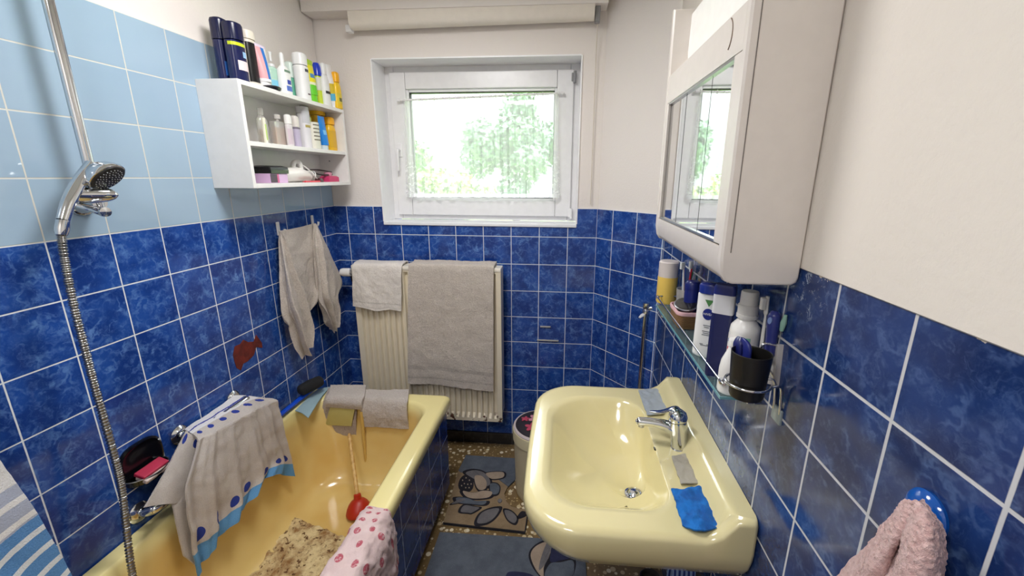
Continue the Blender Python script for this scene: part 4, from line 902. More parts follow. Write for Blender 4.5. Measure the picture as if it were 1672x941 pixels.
# ------------------------------------------------------------------ mirror cabinet
M_CAB = mat('aged_white_plastic', (222, 214, 207), .32)
MX, MY0, MY1, MZ0, MZ1 = 1.567, -1.442, -.842, 1.403, 1.888
mc = thing('mirror_cabinet', 'white bathroom cabinet with three sliding mirrors and a lamp cover', 'cabinet', (W, (MY0 + MY1) / 2, MZ0))
def side(y0, y1):
    k = MB(); pr = [(W - .006, MZ0 + .014), (W - .009, MZ0 + .005), (W - .018, MZ0), (MX + .026, MZ0 - .0), (MX + .012, MZ0 + .005), (MX + .004, MZ0 + .018), (MX, MZ0 + .045), (MX, 2.06), (W - .006, 2.06)]
    pr = np.array(pr); R = []
    for y, d in ((y0, .004), (y0 + .004, 0), (y1 - .004, 0), (y1, .004)):
        c_ = pr.mean(0); R.append([(x + np.sign(c_[0] - x) * d, y, z + np.sign(c_[1] - z) * d) for x, z in pr])
    k.loft(R); return k
side(MY0, MY0 + .022).build('side_panel', M_CAB, mc); side(MY1 - .022, MY1).build('side_panel', M_CAB, mc)
k = MB(); pr = [(W - .02, MZ0 + .002), (MX + .026, MZ0 + .002), (MX + .013, MZ0 + .007), (MX + .005, MZ0 + .02), (MX + .001, MZ0 + .05), (MX + .001, MZ0 + .068), (MX + .03, MZ0 + .072), (W - .02, MZ0 + .072)]
k.loft([[(x, y, z) for x, z in pr] for y in (MY0 + .0215, MY1 - .0215)]); k.build('bottom_rail', M_CAB, mc)
k = MB(); k.box(W - .03, W - .004, MY0 + .02, MY1 - .02, MZ0 + .01, 2.05); k.build('back_panel', M_CAB, mc)
k = MB(); k.tube([(MX + .016, MY0 - .0004, MZ0 + .06), (MX + .016, MY0 - .0004, 2.05)], .0009, 6); k.build('panel_seam', mat('seam_grey', (120, 112, 106), .7), mc)
FZ = 1.808
k = MB(); pr = [(MX + .003, FZ + .002), (MX + .001, FZ + .012), (MX + .001, MZ1 - .006), (MX + .006, MZ1), (W - .03, MZ1), (W - .03, FZ + .002)]
k.loft([[(x, y, z) for x, z in pr] for y in (MY0 + .0215, MY1 - .0215)]); fas = k.build('fascia', M_CAB, mc)
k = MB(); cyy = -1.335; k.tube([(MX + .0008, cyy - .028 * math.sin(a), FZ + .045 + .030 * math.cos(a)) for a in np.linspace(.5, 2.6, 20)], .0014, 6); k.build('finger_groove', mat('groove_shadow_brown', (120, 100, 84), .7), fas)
k = MB(); pr = [(MX + .052, MZ1 + .0005), (MX + .048, MZ1 + .06), (MX + .050, 2.045), (W - .03, 2.045), (W - .03, MZ1 + .0005)]
k.loft([[(x, y, z) for x, z in pr] for y in (MY0 + .022, MY1 - .022)]); k.build('lamp_cover', mat('opal_lamp_cover', (250, 248, 244), .35), mc)
t = NT('mirror_silver'); t.bsdf((.86, .88, .88, 1), .015, 1.0); M_MIR = t.m
z0m, z1m = MZ0 + .072, FZ
k = MB(); k.box(MX + .002, MX + .010, MY0 + .022, MY0 + .058, z0m, z1m, .001); k.build('front_post', M_CAB, mc)
k = MB(); k.box(MX + .002, MX + .010, MY1 - .04, MY1 - .022, z0m, z1m, .001); k.build('front_post', M_CAB, mc)
ys = [MY1 - .04, -1.05, -1.245, MY0 + .058]
for i in range(3):
    xo = MX + .010
    k = MB(); k.box(xo, xo + .004, ys[i + 1] + .0008, ys[i] - .0008, z0m + .004, z1m - .004); mr = k.build('mirror_door', M_MIR, mc)
    k = MB(); ye = ys[i + 1] if i == 0 else ys[i] - .003; k.box(xo - .0003, xo + .0042, ye + .0008, ye + .0020, z0m + .004, z1m - .004); k.build('edge_strip', mat('dark_edge', (60, 66, 70), .4), mr)
k = MB(); k.box(MX + .004, MX + .03, MY0 + .058, MY1 - .04, z0m - .001, z0m + .004); k.build('sliding_track', M_STEEL, mc)
k = MB(); k.box(MX + .004, MX + .03, MY0 + .058, MY1 - .04, z1m - .004, z1m + .002); k.build('sliding_track', M_STEEL, mc)
k = MB(); a = on(1083, 404, 'x', W - .008); k.tube([(W - .02, -.86, MZ0 + .01), (W - .008, -.80, 1.372), (W - .008, -.70, 1.372), (W - .02, -.62, 1.40)], .0035, 8, 24)
tag(k.build('lamp_cable', C(230, 228, 224)), 'white cable running from the mirror cabinet to the corner', 'cable')
# ------------------------------------------------------------------ glass shelf on the right wall
GZ, GXF, GY0, GY1 = 1.128, 1.628, -1.368, -.672
gs = thing('glass_shelf', 'glass toiletry shelf with a metal rail on the right wall under the mirror cabinet', 'shelf', (W, (GY0 + GY1) / 2, GZ))
k = MB(); k.box(GXF, W - .004, GY0, GY1, GZ - .006, GZ, .001); k.build('glass_plate', clear('green_edged_glass', (206, 232, 232), .01, .9), gs)
k = MB(); k.box(GXF - .001, GXF + .001, GY0, GY1, GZ - .006, GZ); k.box(GXF, W - .006, GY0 - .001, GY0 + .001, GZ - .006, GZ); k.build('glass_edge', mat('teal_glass_edge', (110, 160, 170), .15), gs)
k = MB(); RZ = GZ + .032
k.tube([(W - .002, GY1 + .006, RZ), (GXF + .022, GY1 + .006, RZ), (GXF + .004, GY1 - .008, RZ), (GXF + .002, GY1 - .03, RZ), (GXF + .002, -1.0, RZ), (GXF + .002, GY0 + .03, RZ), (GXF + .008, GY0 + .004, RZ), (GXF + .03, GY0 - .006, RZ), (W - .002, GY0 - .006, RZ)], .0028, 10, 90); k.build('rail', M_CHROME, gs)
for y in (GY1 - .01, GY0 + .012):
    k = MB(); k.box(W - .03, W, y - .012, y + .012, GZ - .016, GZ + .010, .003); k.build('bracket', M_CHROME, gs)
    k = MB(); k.lathe([(0, -.007), (.005, -.006), (.0065, 0), (.005, .006), (0, .007)], (GXF + .003, y, RZ), 12); k.build('rail_knob', M_CHROME, gs)
GT = GZ + .0005; GG = 'toiletries on the glass shelf'
def placeR(u0, u1, vt, x, zb):
    um = (u0 + u1) / 2; T = on(um, vt, 'x', x); return x, float(T[1]), zb, (u1 - u0) * mpp(T), float(T[2]) - zb
def turn(o): o.rotation_euler = (0, 0, math.radians(236)); return o
x, y, z, w_, h = placeR(1077, 1109, 426, 1.672, GT)
o = thing('spray_can', 'yellow spray can with a greyish white cap at the far end of the glass shelf', 'spray can', (x, y, z), GG); r = w_ / 2
k = MB(); k.lathe([(0, 0), (r * .95, 0), (r, .005), (r, h * .62), (r * .9, h * .66), (0, h * .66)]); k.build('can_body', C(232, 196, 96), o, local=True)
k = MB(); k.lathe([(0, h * .63), (r * .97, h * .63), (r * .97, h * .97), (r * .85, h), (0, h)]); k.build('cap', C(214, 204, 200), o, local=True)
x, y, z, w_, h = placeR(1112, 1136, 436, 1.693, GT)
o = thing('brush_tumbler', 'clear tumbler of toothbrushes standing behind the basket on the glass shelf', 'tumbler', (x, y, z), GG)
k = MB(); k.lathe([(0, 0), (.026, 0), (.031, .10), (.029, .10), (.0245, .004), (0, .004)]); k.build('tumbler_glass', CLR, o, local=True)
for i, (c_, a_) in enumerate((((36, 150, 90), .3), ((40, 80, 190), 1.9), ((220, 222, 226), 3.5), ((190, 40, 60), 5.0))):
    tb = thing('toothbrush', ('green', 'blue', 'white', 'red')[i] + ' toothbrush leaning in the clear tumbler behind the basket', 'toothbrush', (x, y, z + .006), GG)
    d_ = np.array([math.cos(a_) * .016, math.sin(a_) * .02, 0]); k = MB(); k.tube([-d_ * .6, d_ * .7 + np.array([0, 0, .09]), d_ * 1.2 + np.array([0, 0, .165 + i * .006])], [.004, .004, .0032], 10); k.build('handle', C(*c_), tb, local=True)
    e = d_ * 1.2 + np.array([0, 0, .16 + i * .006]); k = MB(); k.obox(tuple(e + np.array([-.005, 0, .004])), .012, .010, .024, (0, 0, a_), .002); k.build('bristles', C(226, 232, 236), tb, local=True)
x, y, z, w_, h = placeR(1114, 1150, 462, 1.66, GT)
# woven basket
x, y, z, w_, h = placeR(1096, 1142, 478, 1.672, GT); bw, bd_ = .055, .034
o = thing('woven_basket', 'small brown woven basket with a pink edge on the glass shelf', 'basket', (1.674, y - .014, GT), GG); o.scale = (1.12, 1.12, 1.12)
t = NT('woven_straw'); wv = t.n('TexWave', {'Scale': 90.0, 'Distortion': 3.0}); t.t.links.new(t.tc.outputs['Object'], wv.inputs['Vector']); wv.bands_direction = 'Z'
t.bsdf(t.mix(wv.outputs['Fac'], srgb(92, 60, 34), srgb(176, 132, 84)), .8, 0, t.bump(wv.outputs['Fac'], .8, .004)); M_STRAW = t.m
se2 = lambda rx, ry, z_: ring(rrect(-rx, rx, -ry, ry, min(rx, ry) * .6, 6, 6), z_)
k = MB(); k.loft([se2(.026, .044, 0), se2(.031, .050, .012), se2(.034, .054, .045), se2(.031, .051, .045), se2(.027, .045, .006)]); k.build('basket_wall', M_STRAW, o, local=True)
k = MB(); k.loft([se2(.0345, .0545, .042), se2(.036, .056, .048), se2(.035, .055, .053), se2(.032, .052, .053), se2(.031, .051, .043)]); k.build('cloth_edging', C(224, 180, 186, rough=.8), o, local=True)
by = y
o = thing('compact_mirror', 'round black compact with a silver rim lying in the woven basket', 'compact', (1.673, by - .018, GT + .062), GG); o.rotation_euler = (.10, -.22, 0)
k = MB(); k.lathe([(0, 0), (.040, 0), (.044, .004), (.044, .010), (.040, .013), (0, .013)], (0, 0, 0), 32, .72, 1.1); k.build('case', C(24, 24, 26, rough=.2), o, local=True)
k = MB(); k.tube([(.0445 * .72 * math.cos(a), .0445 * 1.1 * math.sin(a), .009) for a in np.linspace(0, 6.2832, 40)], .0028, 8, caps=False); k.build('silver_rim', M_STEEL, o, local=True)
o = thing('black_pouch', 'black pouch stuffed in the woven basket under the compact', 'pouch', (1.668, by - .012, GT + .014), GG)
k = MB(); k.loft([se2(.014, .030, -.004), se2(.020, .038, .012), se2(.021, .038, .03), se2(.014, .028, .042)]); k.build('pouch_body', C(22, 22, 26, rough=.7), o, local=True)
o = thing('dark_blue_jar', 'dark blue domed jar behind the woven basket on the glass shelf', 'jar', tuple(on(1127, 470, 'x', 1.690)[:2]) + (GT,), GG)
x, y, z, w_, h = placeR(1113, 1148, 458, 1.688, GT); o.location = (1.693, y + .004, GT)
k = MB(); k.lathe([(0, 0), (.022, 0), (.024, .004), (.024, h * .78), (.021, h * .86), (0, h * .86)]); k.build('jar_body', C(20, 34, 110), o, local=True)
k = MB(); k.lathe([(0, h * .80), (.0255, h * .80), (.025, h * .92), (.018, h * .98), (0, h)]); k.build('jar_lid', C(16, 28, 100), o, local=True)
# white lotion bottle with the round blue emblem
x, y, z, w_, h = placeR(1140, 1183, 458, 1.668, GT)
o = bottle('lotion_bottle', 'tall white lotion bottle with dark blue lid, round blue emblem and green triangle', GG, (0, 0, 0, w_ * .92, h), C(240, 240, 240), C(24, 44, 130, rough=.25), .62, .13, .97, .8, .03, dome=.3)
o.location = (1.664, y - .026, GT); o.rotation_euler = (0, 0, math.radians(242))
bd0 = [c_ for c_ in o.children if c_.name.startswith('body')][0]; r_ = w_ * .46; dp = r_ * .62
sex = lambda a: math.copysign(abs(math.cos(a)) ** .8, math.cos(a)); sey = lambda a: math.copysign(abs(math.sin(a)) ** .8, math.sin(a))
def wrap(name, pts, m_, lift=.0008, mb=None):
    """a printed shape laid on the front of the bottle: pts are (sideways, height)"""
    k = mb or MB(); P = []
    for q, zz in pts:
        a = math.asin(max(-.98, min(.98, q / r_))); a = math.copysign(math.asin(abs(math.sin(a)) ** 1.0), a); sy = q
        co = max(0, 1 - abs(sy / r_) ** (2 / .8)) ** (.8 / 2); P.append(((dp) * co + lift, sy, zz))
    k.add(P, [list(range(len(P)))]); return k if mb else k.build(name, m_, bd0, local=True)
cz0 = h * .60
wrap('emblem', [(.0135 * math.cos(a) + .0, cz0 + .0155 * math.sin(a)) for a in np.linspace(0, 6.283, 30, endpoint=False)], C(20, 40, 130), .0008)
k = MB(); text_into(k, 'NIVEA', .0085, (dp + .0014, 0, cz0), (0, 1, 0), (0, 0, 1), .0002); k.build('lettering', WHT, bd0, local=True)
wrap('triangle', [(-.011, h * .79), (.011, h * .79), (0, h * .70)], C(70, 130, 70), .0008)
for i, (zz, wd) in enumerate(((.44, .018), (.415, .012), (.36, .02), (.335, .016), (.31, .02), (.18, .026), (.165, .022))):
    wrap('print_line', [(-wd / 2, h * zz), (wd / 2, h * zz), (wd / 2, h * zz + .0022), (-wd / 2, h * zz + .0022)], C(110, 114, 124), .0007)
# dark blue bottle with white shoulder
x, y, z, w_, h = placeR(1171, 1206, 460, 1.665, GT)
o = thing('shower_gel_bottle', 'dark blue bottle with white upper part and dark blue lid beside the emblem bottle', 'bottle', (1.652, -1.262, GT), GG); o.rotation_euler = (0, 0, math.radians(240)); r_ = w_ * .46
RR = lambda q, z_: ring(rrect(-r_ * q * .66, r_ * q * .66, -r_ * q, r_ * q, r_ * .35 * q, 5, 4), z_)
k = MB(); k.loft([RR(.92, 0), RR(.98, .006), RR(1, h * .70)]); k.build('lower_body', C(30, 36, 84, rough=.18), o, local=True)
k = MB(); k.loft([RR(1, h * .7002), RR(1, h * .90)]); k.build('upper_body', C(214, 214, 218), o, local=True)
k = MB(); k.loft([RR(1.02, h * .9002), RR(1.02, h * .97), RR(.9, h)]); k.build('lid', C(22, 36, 110), o, local=True)
# white mouth rinse bottle
x, y, z, w_, h = placeR(1192, 1246, 466, 1.676, GT); r_ = w_ / 2 * .88; h -= .014
o = thing('mouthwash_bottle', 'white round bottle with screw cap, printed label and green stripe on the glass shelf', 'bottle', (1.688, -1.306, GT), GG); o.rotation_euler = (0, 0, math.radians(230))
k = MB(); k.lathe([(0, 0), (r_ * .93, 0), (r_, .006), (r_, h * .58), (r_ * .95, h * .64), (r_ * .62, h * .70), (r_ * .56, h * .71), (r_ * .56, h * .76), (0, h * .76)], n=40); bdy = k.build('body', C(232, 230, 226), o, local=True)
k = MB(); cap = [(0, h * .735), (r_ * .70, h * .735), (r_ * .70, h * .765), (r_ * .66, h * .77), (r_ * .66, h * .86), (r_ * .62, h * .865), (r_ * .58, h * .87), (r_ * .57, h * .985), (r_ * .53, h), (0, h)]; k.lathe(cap, n=40); k.build('screw_cap', C(228, 226, 222), o, local=True)
def band(a0, a1, z0, z1, m_, nm='label', lift=.0006):
    k = MB(); aa = np.linspace(a0, a1, 14); rr2 = r_ + lift; vs = [(rr2 * math.cos(a), rr2 * math.sin(a), z0) for a in aa] + [(rr2 * math.cos(a), rr2 * math.sin(a), z1) for a in aa]
    k.add(vs, [[i, i + 1, 15 + i, 14 + i] for i in range(13)]); return k.build(nm, m_, bdy, local=True)
band(-1.15, .95, h * .12, h * .56, C(234, 230, 228)); band(.20, .70, h * .13, h * .56, C(130, 186, 170), lift=.0009); band(-1.0, -.4, h * .47, h * .505, C(60, 90, 170), lift=.0009)
band(-1.0, -.5, h * .36, h * .42, C(214, 90, 110), lift=.0009); band(-.35, -.05, h * .34, h * .44, C(210, 120, 130), lift=.0009); band(-.9, -.1, h * .22, h * .235, C(120, 120, 130), lift=.0009)
for i in range(6): band(.8, 1.0, h * (.16 + i * .062), h * (.175 + i * .062), C(130, 130, 130), 'scale_mark', .001)
# small white bottle in front of the rail end
P_ = on(1189, 612, 'z', GT); x, y = 1.657, -1.296
T = on(1192, 543, 'x', 1.657); h = float(T[2]) - GT; r_ = 42 * mpp(T) / 2 * .85
o = thing('white_bottle', 'small plain white bottle at the near end of the glass shelf', 'bottle', (1.655, -1.340, GT), GG)
k = MB(); k.lathe([(0, 0), (r_ * .92, 0), (r_, .005), (r_, h * .42), (r_ * .9, h * .58), (r_ * .55, h * .76), (r_ * .42, h * .84), (r_ * .42, h * .9), (0, h * .9)], n=30); k.build('body', C(236, 234, 230), o, local=True)
k = MB(); k.lathe([(0, h * .86), (r_ * .5, h * .86), (r_ * .52, h * .97), (r_ * .42, h), (0, h)]); k.build('cap', C(238, 236, 232), o, local=True)
# toothbrushes leaning at the wall and the white holder plate
hp = thing('holder_plate', 'white plastic holder plate with screw holes on the right wall behind the black cup', 'holder', (W, -1.385, 1.14), None)
q = [on(1262, 560, 'x', W), on(1280, 563, 'x', W), on(1272, 630, 'x', W), on(1253, 625, 'x', W)]
k = MB(); yy0 = [p_[1] for p_ in q]; k.add([(W - .010, p_[1], p_[2]) for p_ in q] + [(W, p_[1], p_[2]) for p_ in q], [[0, 1, 2, 3], [7, 6, 5, 4], [0, 4, 5, 1], [1, 5, 6, 2], [2, 6, 7, 3], [3, 7, 4, 0]]); k.build('plate', C(196, 192, 190), hp)
for fq in (.18, .32):
    c_ = (q[0] + q[1]) / 2 * (1 - fq) + (q[2] + q[3]) / 2 * fq; k = MB(); k.lathe([(0, 0), (.004, 0), (.004, .001), (0, .001)], (W - .0103, c_[1], c_[2]), 10, axis=(-1, 0, 0)); k.build('screw_hole', C(60, 58, 56), hp)
o = thing('toothbrush', 'white toothbrush with its head up leaning at the right wall behind the black cup', 'toothbrush', tuple(on(1245, 575, 'x', 1.705)), None)
a, b = on(1243, 570, 'x', 1.70), on(1254, 484, 'x', 1.703); k = MB(); k.tube([a, a + (b - a) * .35, a + (b - a) * .62, a + (b - a) * .7, b], [.006, .0055, .0035, .007, .0055], 12, 24, True, .6); k.build('handle', C(206, 204, 200), o)
k = MB(); k.obox(tuple(a + (b - a) * .86 + np.array([-.008, 0, 0])), .010, .011, .026, (0, 0, 0), .002); k.build('bristles', C(232, 230, 226), o)
o = thing('electric_toothbrush', 'dark blue shaver-like toothbrush handle standing at the right wall', 'toothbrush', tuple(on(1262, 575, 'x', 1.70)), None)
a, b = on(1256, 580, 'x', 1.70), on(1266, 508, 'x', 1.702); k = MB(); k.tube([a, a + (b - a) * .4, a + (b - a) * .7, a + (b - a) * .9, b], [.010, .0105, .0125, .012, .006], 16, 30); k.build('handle', C(44, 52, 120), o)
k = MB(); c_ = a + (b - a) * .78; k.lathe([(0, 0), (.0075, 0), (.007, .002), (0, .002)], c_ + np.array([-.0105, -.006, .002]), 16, .6, 1, axis=(-.8, -.6, .1)); k.build('button', C(120, 140, 190), o)
o = thing('wall_clip', 'small pale green clip on the tiles of the right wall, right of the toothbrush', 'clip', tuple(on(1279, 527, 'x', W)), None)
a, b = on(1276, 540, 'x', W - .005), on(1283, 515, 'x', W - .005); k = MB(); k.tube([a, (a + b) / 2, b], [.004, .006, .003], 10); k.build('clip_body', C(150, 190, 170), o)
# black cup in its wire holder
cx_, cy_, cz0, cz1 = 1.648, -1.440, 1.172, 1.266
rc = 31 * mpp((1.65, -1.43, 1.25))
wh = thing('wire_cup_holder', 'chrome wire cup holder fixed to the right wall', 'cup holder', (W, cy_, 1.2))
k = MB(); k.tube([(cx_ + (rc + .003) * math.cos(a), cy_ + (rc + .003) * math.sin(a), 1.202) for a in np.linspace(.45, 5.83, 50)], .0028, 10)
k.tube([(cx_ + (rc + .003) * math.cos(.45), cy_ + (rc + .003) * math.sin(.45), 1.202), (W - .012, cy_ + .014, 1.20), (W - .006, cy_ + .012, 1.165), (W - .004, cy_ + .012, 1.14)], .0028, 10, 24)
k.tube([(cx_ + (rc + .003) * math.cos(5.83), cy_ + (rc + .003) * math.sin(5.83), 1.202), (W - .012, cy_ - .014, 1.20), (W - .006, cy_ - .012, 1.165), (W - .004, cy_ - .012, 1.14)], .0028, 10, 24); k.build('ring_wire', M_CHROME, wh)
k = MB(); k.tube([(W - .004, cy_ + .03, 1.27), (W - .03, cy_ + .034, 1.272), (W - .036, cy_ + .034, 1.262), (W - .034, cy_ + .03, 1.235), (W - .006, cy_ + .024, 1.20), (W - .004, cy_ + .012, 1.14)], .0028, 10, 30); k.build('hook_wire', M_CHROME, wh)
k = MB(); k.box(W - .006, W, cy_ - .018, cy_ + .018, 1.118, 1.15, .002); k.build('wall_plate', clear('clear_plastic_plate', (214, 230, 232), .05, .6), wh)
cu = thing('black_cup', 'black plastic cup in the chrome wire holder at the right wall', 'cup', (cx_, cy_, cz0))
k = MB(); k.lathe([(0, cz0), (rc * .80, cz0), (rc * .84, cz0 + .004), (rc * .985, cz1), (rc * .94, cz1 + .001), (rc * .90, cz1 - .002), (rc * .76, cz0 + .008), (0, cz0 + .008)], (cx_, cy_, 0), 44); k.build('cup_wall', C(22, 21, 20, rough=.35), cu)
o = thing('folding_brush', 'dark blue folded hair brush standing in the black cup', 'brush', (cx_, cy_, cz0 + .02))
a = np.array([cx_ - .016, cy_ + .012, cz0 + .015]); b = on(1206, 562, 'x', cx_ - .012)
k = MB(); k.tube([a, a * .4 + b * .6, b, b + np.array([.004, .004, .014])], [.010, .014, .0165, .010], 18, 30, True, .55); k.build('brush_back', C(26, 32, 96), o)
a2 = np.array([cx_ - .006, cy_ - .004, cz0 + .015]); b2 = on(1220, 568, 'x', cx_ - .008)
k = MB(); k.tube([a2, a2 * .4 + b2 * .6, b2, b2 + np.array([-.006, .012, .012])], [.010, .013, .014, .008], 18, 30, True, .5); k.build('brush_cover', C(34, 42, 116), o)
# ------------------------------------------------------------------ washbasin
BXF, SY0, SY1, SZ = 1.192, -1.452, -.740, .815
sk = thing('washbasin', 'yellow ceramic washbasin on the right wall', 'washbasin', (W, (SY0 + SY1) / 2, .68))
SK, SJ = 10, 12
def so_(d, rf, xb=W - .001): 
    p_ = rrect(BXF + d, xb, SY0 + d, SY1 - d, [.012, rf, rf, .012], SK, SJ)
    yc, hw = (SY0 + SY1) / 2, (SY1 - SY0) / 2
    f = np.clip((1.45 - p_[:, 0]) / .26, 0, 1); p_[:, 0] -= f * .012 * (1 - ((p_[:, 1] - yc) / hw) ** 2); return p_
def sl_(d, r=.11, db=0): 
    p_ = rrect(1.248 + d * 1.35, 1.560 - d * .16 - db, -1.362 + d * 1.45, -.842 - d, [.10, r + .03, r, .08], SK, SJ)
    # the far back corner of the bowl runs in diagonally
    return p_
sst = lambda x, a, b: np.clip((x - a) / (b - a), 0, 1) ** 2 * (3 - 2 * np.clip((x - a) / (b - a), 0, 1))
def rz(p_, z, lift=True): return ring(p_, z + (.055 * sst(p_[:, 0], 1.628, 1.668) if lift else 0))
R = [ring(so_(.16, .10), .645), ring(so_(.07, .13), .672), ring(so_(.03, .135), .700), ring(so_(.010, .14), .735), ring(so_(.002, .14), .765), ring(so_(.0, .14), .785),
     rz(so_(.002, .14), SZ - .012), rz(so_(.008, .136), SZ - .004), rz(so_(.018, .13), SZ)]
A_, B_ = so_(.018, .13), sl_(-.012)
for q in np.linspace(.12, 1, 12): R.append(rz(A_ + (B_ - A_) * q, SZ - .001 * q))
R += [ring(sl_(-.004), SZ - .004), ring(sl_(.004), SZ - .011), ring(sl_(.013), SZ - .026), ring(sl_(.028), SZ - .046), ring(sl_(.048), SZ - .073), ring(sl_(.075), SZ - .098), ring(sl_(.11), SZ - .116)]
dr = np.array([1.502, -1.158]); L_ = sl_(.11)
for q, z in ((.25, SZ - .121), (.5, SZ - .126), (.75, SZ - .130), (.93, SZ - .134)):
    cir = dr + .024 * np.array([[math.cos(a), math.sin(a)] for a in np.arctan2(L_[:, 1] - dr[1], L_[:, 0] - dr[0])]); R.append(ring(L_ + (cir - L_) * q, z))
R.append(ring(cir, SZ - .137)); R.append(ring(dr + (cir - dr) * .9, SZ - .147))
k = MB(); k.loft(R); k.build('bowl', M_CERAM, sk, angle=70)
k = MB(); k.lathe([(0, SZ - .145), (.0275, SZ - .141), (.0275, SZ - .1335), (.022, SZ - .1325), (.019, SZ - .138), (.0, SZ - .138)], (dr[0], dr[1], 0), 30); k.build('drain_ring', M_CHROME, sk)
k = MB(); k.lathe([(0, SZ - .138), (.0165, SZ - .137), (.017, SZ - .131), (.012, SZ - .126), (0, SZ - .125)], (dr[0], dr[1], 0), 26); k.build('drain_plug', M_CHROME, sk)
ovp = on(1069, 733, 'x', 1.545); k = MB(); k.obox(tuple(ovp), .006, .012, .004, (0, .9, 0), .001); k.build('overflow_slot', C(40, 34, 20), sk)
k = MB(); k.tube([(dr[0], dr[1], .65), (dr[0], dr[1], .52), (dr[0] + .02, dr[1], .47), (dr[0] + .06, dr[1], .46), (dr[0] + .09, dr[1], .50), (dr[0] + .12, dr[1], .53), (W, dr[1], .53)], [.02, .02, .017, .017, .017, .017, .017], 16, 50)
tag(k.build('waste_trap', M_CHROME), 'chrome waste trap under the washbasin', 'pipe')
P_ = on(1060, 940, 'z', .02)
o = thing('tin_can', 'dark metal tin standing on the floor under the washbasin', 'tin', (float(P_[0]), float(P_[1]) - .02, 0))
k = MB(); k.lathe([(0, 0), (.042, 0), (.044, .004), (.044, .03), (.041, .034), (.038, .034), (.036, .012), (0, .012)]); k.build('tin_wall', C(62, 58, 54, rough=.3), o, local=True)
sA, sB = on(1095, 934, 'y', -1.16), on(1132, 934, 'y', -1.18); zt = float(sA[2])
t = NT('blue_striped_cotton'); wv = t.n('TexWave', {'Scale': 26.0, 'Distortion': .5}); wv.bands_direction = 'X'; t.t.links.new(t.tc.outputs['Object'], wv.inputs['Vector'])
t.bsdf(t.mix(t.ramp(wv.outputs['Fac'], .35, .65), srgb(30, 52, 130), srgb(150, 176, 222)), .9)
k = MB(); k.cloth(np.array([[sA * (1 - q) + sB * q + np.array([0, dy, dz]) for q in (0, .5, 1)] for dy, dz in ((.035, -.12), (.03, .0), (.0, .014), (-.02, .0), (-.025, -.25))]), 40, 24, .003, 24, .005, 3)
tag(k.build('striped_cloth', t.m), 'blue and white striped cloth hanging over the trap pipe under the washbasin', 'cloth')
# faucet
fb = np.array([1.637, -1.108, SZ - .001]); fa_ = thing('basin_mixer_tap', 'chrome single lever mixer tap on the washbasin', 'tap', tuple(fb))
k = MB(); k.lathe([(0, 0), (.029, 0), (.029, .003), (.0255, .006), (.0245, .03), (.025, .06), (.0265, .075), (.026, .088), (0, .088)], fb, 32, axis=(-.16, .06, 1)); k.build('body', M_CHROME, fa_)
sp_ = on(1042, 688, 'y', -1.085); top = fb + np.array([-.010, .004, .066])
k = MB(); k.tube([top + np.array([.002, 0, -.02]), top + np.array([-.03, .006, -.004]), top * .45 + sp_ * .55 + np.array([0, 0, .002]), sp_ + np.array([.004, 0, 0]), sp_], [.020, .018, .0135, .0125, .008], 20, 40); k.build('spout', M_CHROME, fa_)
k = MB(); k.lathe([(0, -.014), (.0085, -.014), (.0095, -.008), (.0095, 0), (0, 0)], sp_ + np.array([.010, 0, -.004]), 18); k.build('aerator', M_STEEL, fa_)
hd_ = fb + np.array([-.013, .005, .088])
k = MB(); k.lathe([(0, 0), (.0265, 0), (.0275, .008), (.025, .020), (.016, .029), (0, .032)], hd_ + np.array([0, 0, .001]), 30, axis=(-.16, .06, 1)); k.build('lever_cap', M_CHROME, fa_)
l1 = on(1062, 672, 'y', -1.04)
k = MB(); k.tube([hd_ + np.array([.006, 0, .018]), hd_ + np.array([-.01, .012, .030]), hd_ * .4 + l1 * .6 + np.array([0, 0, .010]), l1], [.014, .0165, .013, .006], 18, 30, True, .42); k.build('lever', M_CHROME, fa_)
k = MB(); kp = fb + np.array([.030, -.004, 0]); k.tube([kp, kp + np.array([0, 0, .032])], .003, 8); k.lathe([(0, 0), (.006, .001), (.0075, .006), (.005, .012), (0, .013)], kp + np.array([0, 0, .030]), 14); k.build('drain_lift_rod', M_CHROME, fa_)
# three small cloths on the basin
def flat(name, label, cols, rows_, m_, seed, amp=.0025, th=.003):
    k = MB(); k.cloth(np.array([[on(u, v, 'z', SZ + dz) for u, v, dz in r] for r in rows_]), 44, 34, amp, 38, th, seed, .0004, .0025); tag(k.build(name, m_), label, 'cloth')
flat('wiping_cloth', 'grey-blue thin cloth on the far corner of the washbasin behind the tap', 0, [[(1042, 637, .006), (1065, 635, .010), (1090, 633, .012)], [(1048, 655, .008), (1070, 652, .008), (1094, 650, .012)], [(1057, 678, .006), (1078, 676, .008), (1101, 668, .012)]], mat('grey_blue_fleece', (160, 168, 178), .9, bump=(260, .4)), 3)
flat('wiping_cloth', 'small grey cloth lying on the washbasin between the tap and the blue cloth', 0, [[(1096, 746, .005), (1112, 742, .008), (1128, 741, .007)], [(1103, 766, .007), (1122, 762, .010), (1140, 760, .007)], [(1112, 790, .006), (1133, 790, .010), (1156, 791, .006)]], mat('grey_fleece', (168, 162, 150), .9, bump=(260, .4)), 5)
flat('wiping_cloth', 'bright blue cloth on the near corner of the washbasin', 0, [[(1096, 800, .005), (1122, 798, .009), (1148, 796, .007)], [(1104, 824, .010), (1132, 822, .012), (1158, 820, .010)], [(1111, 846, .010), (1140, 848, .016), (1168, 846, .012)], [(1114, 858, .006), (1142, 868, .010), (1180, 862, .008)]], mat('blue_fleece', (20, 112, 196), .9, rgb2=(14, 84, 160), bump=(260, .5)), 8, .005, .005)
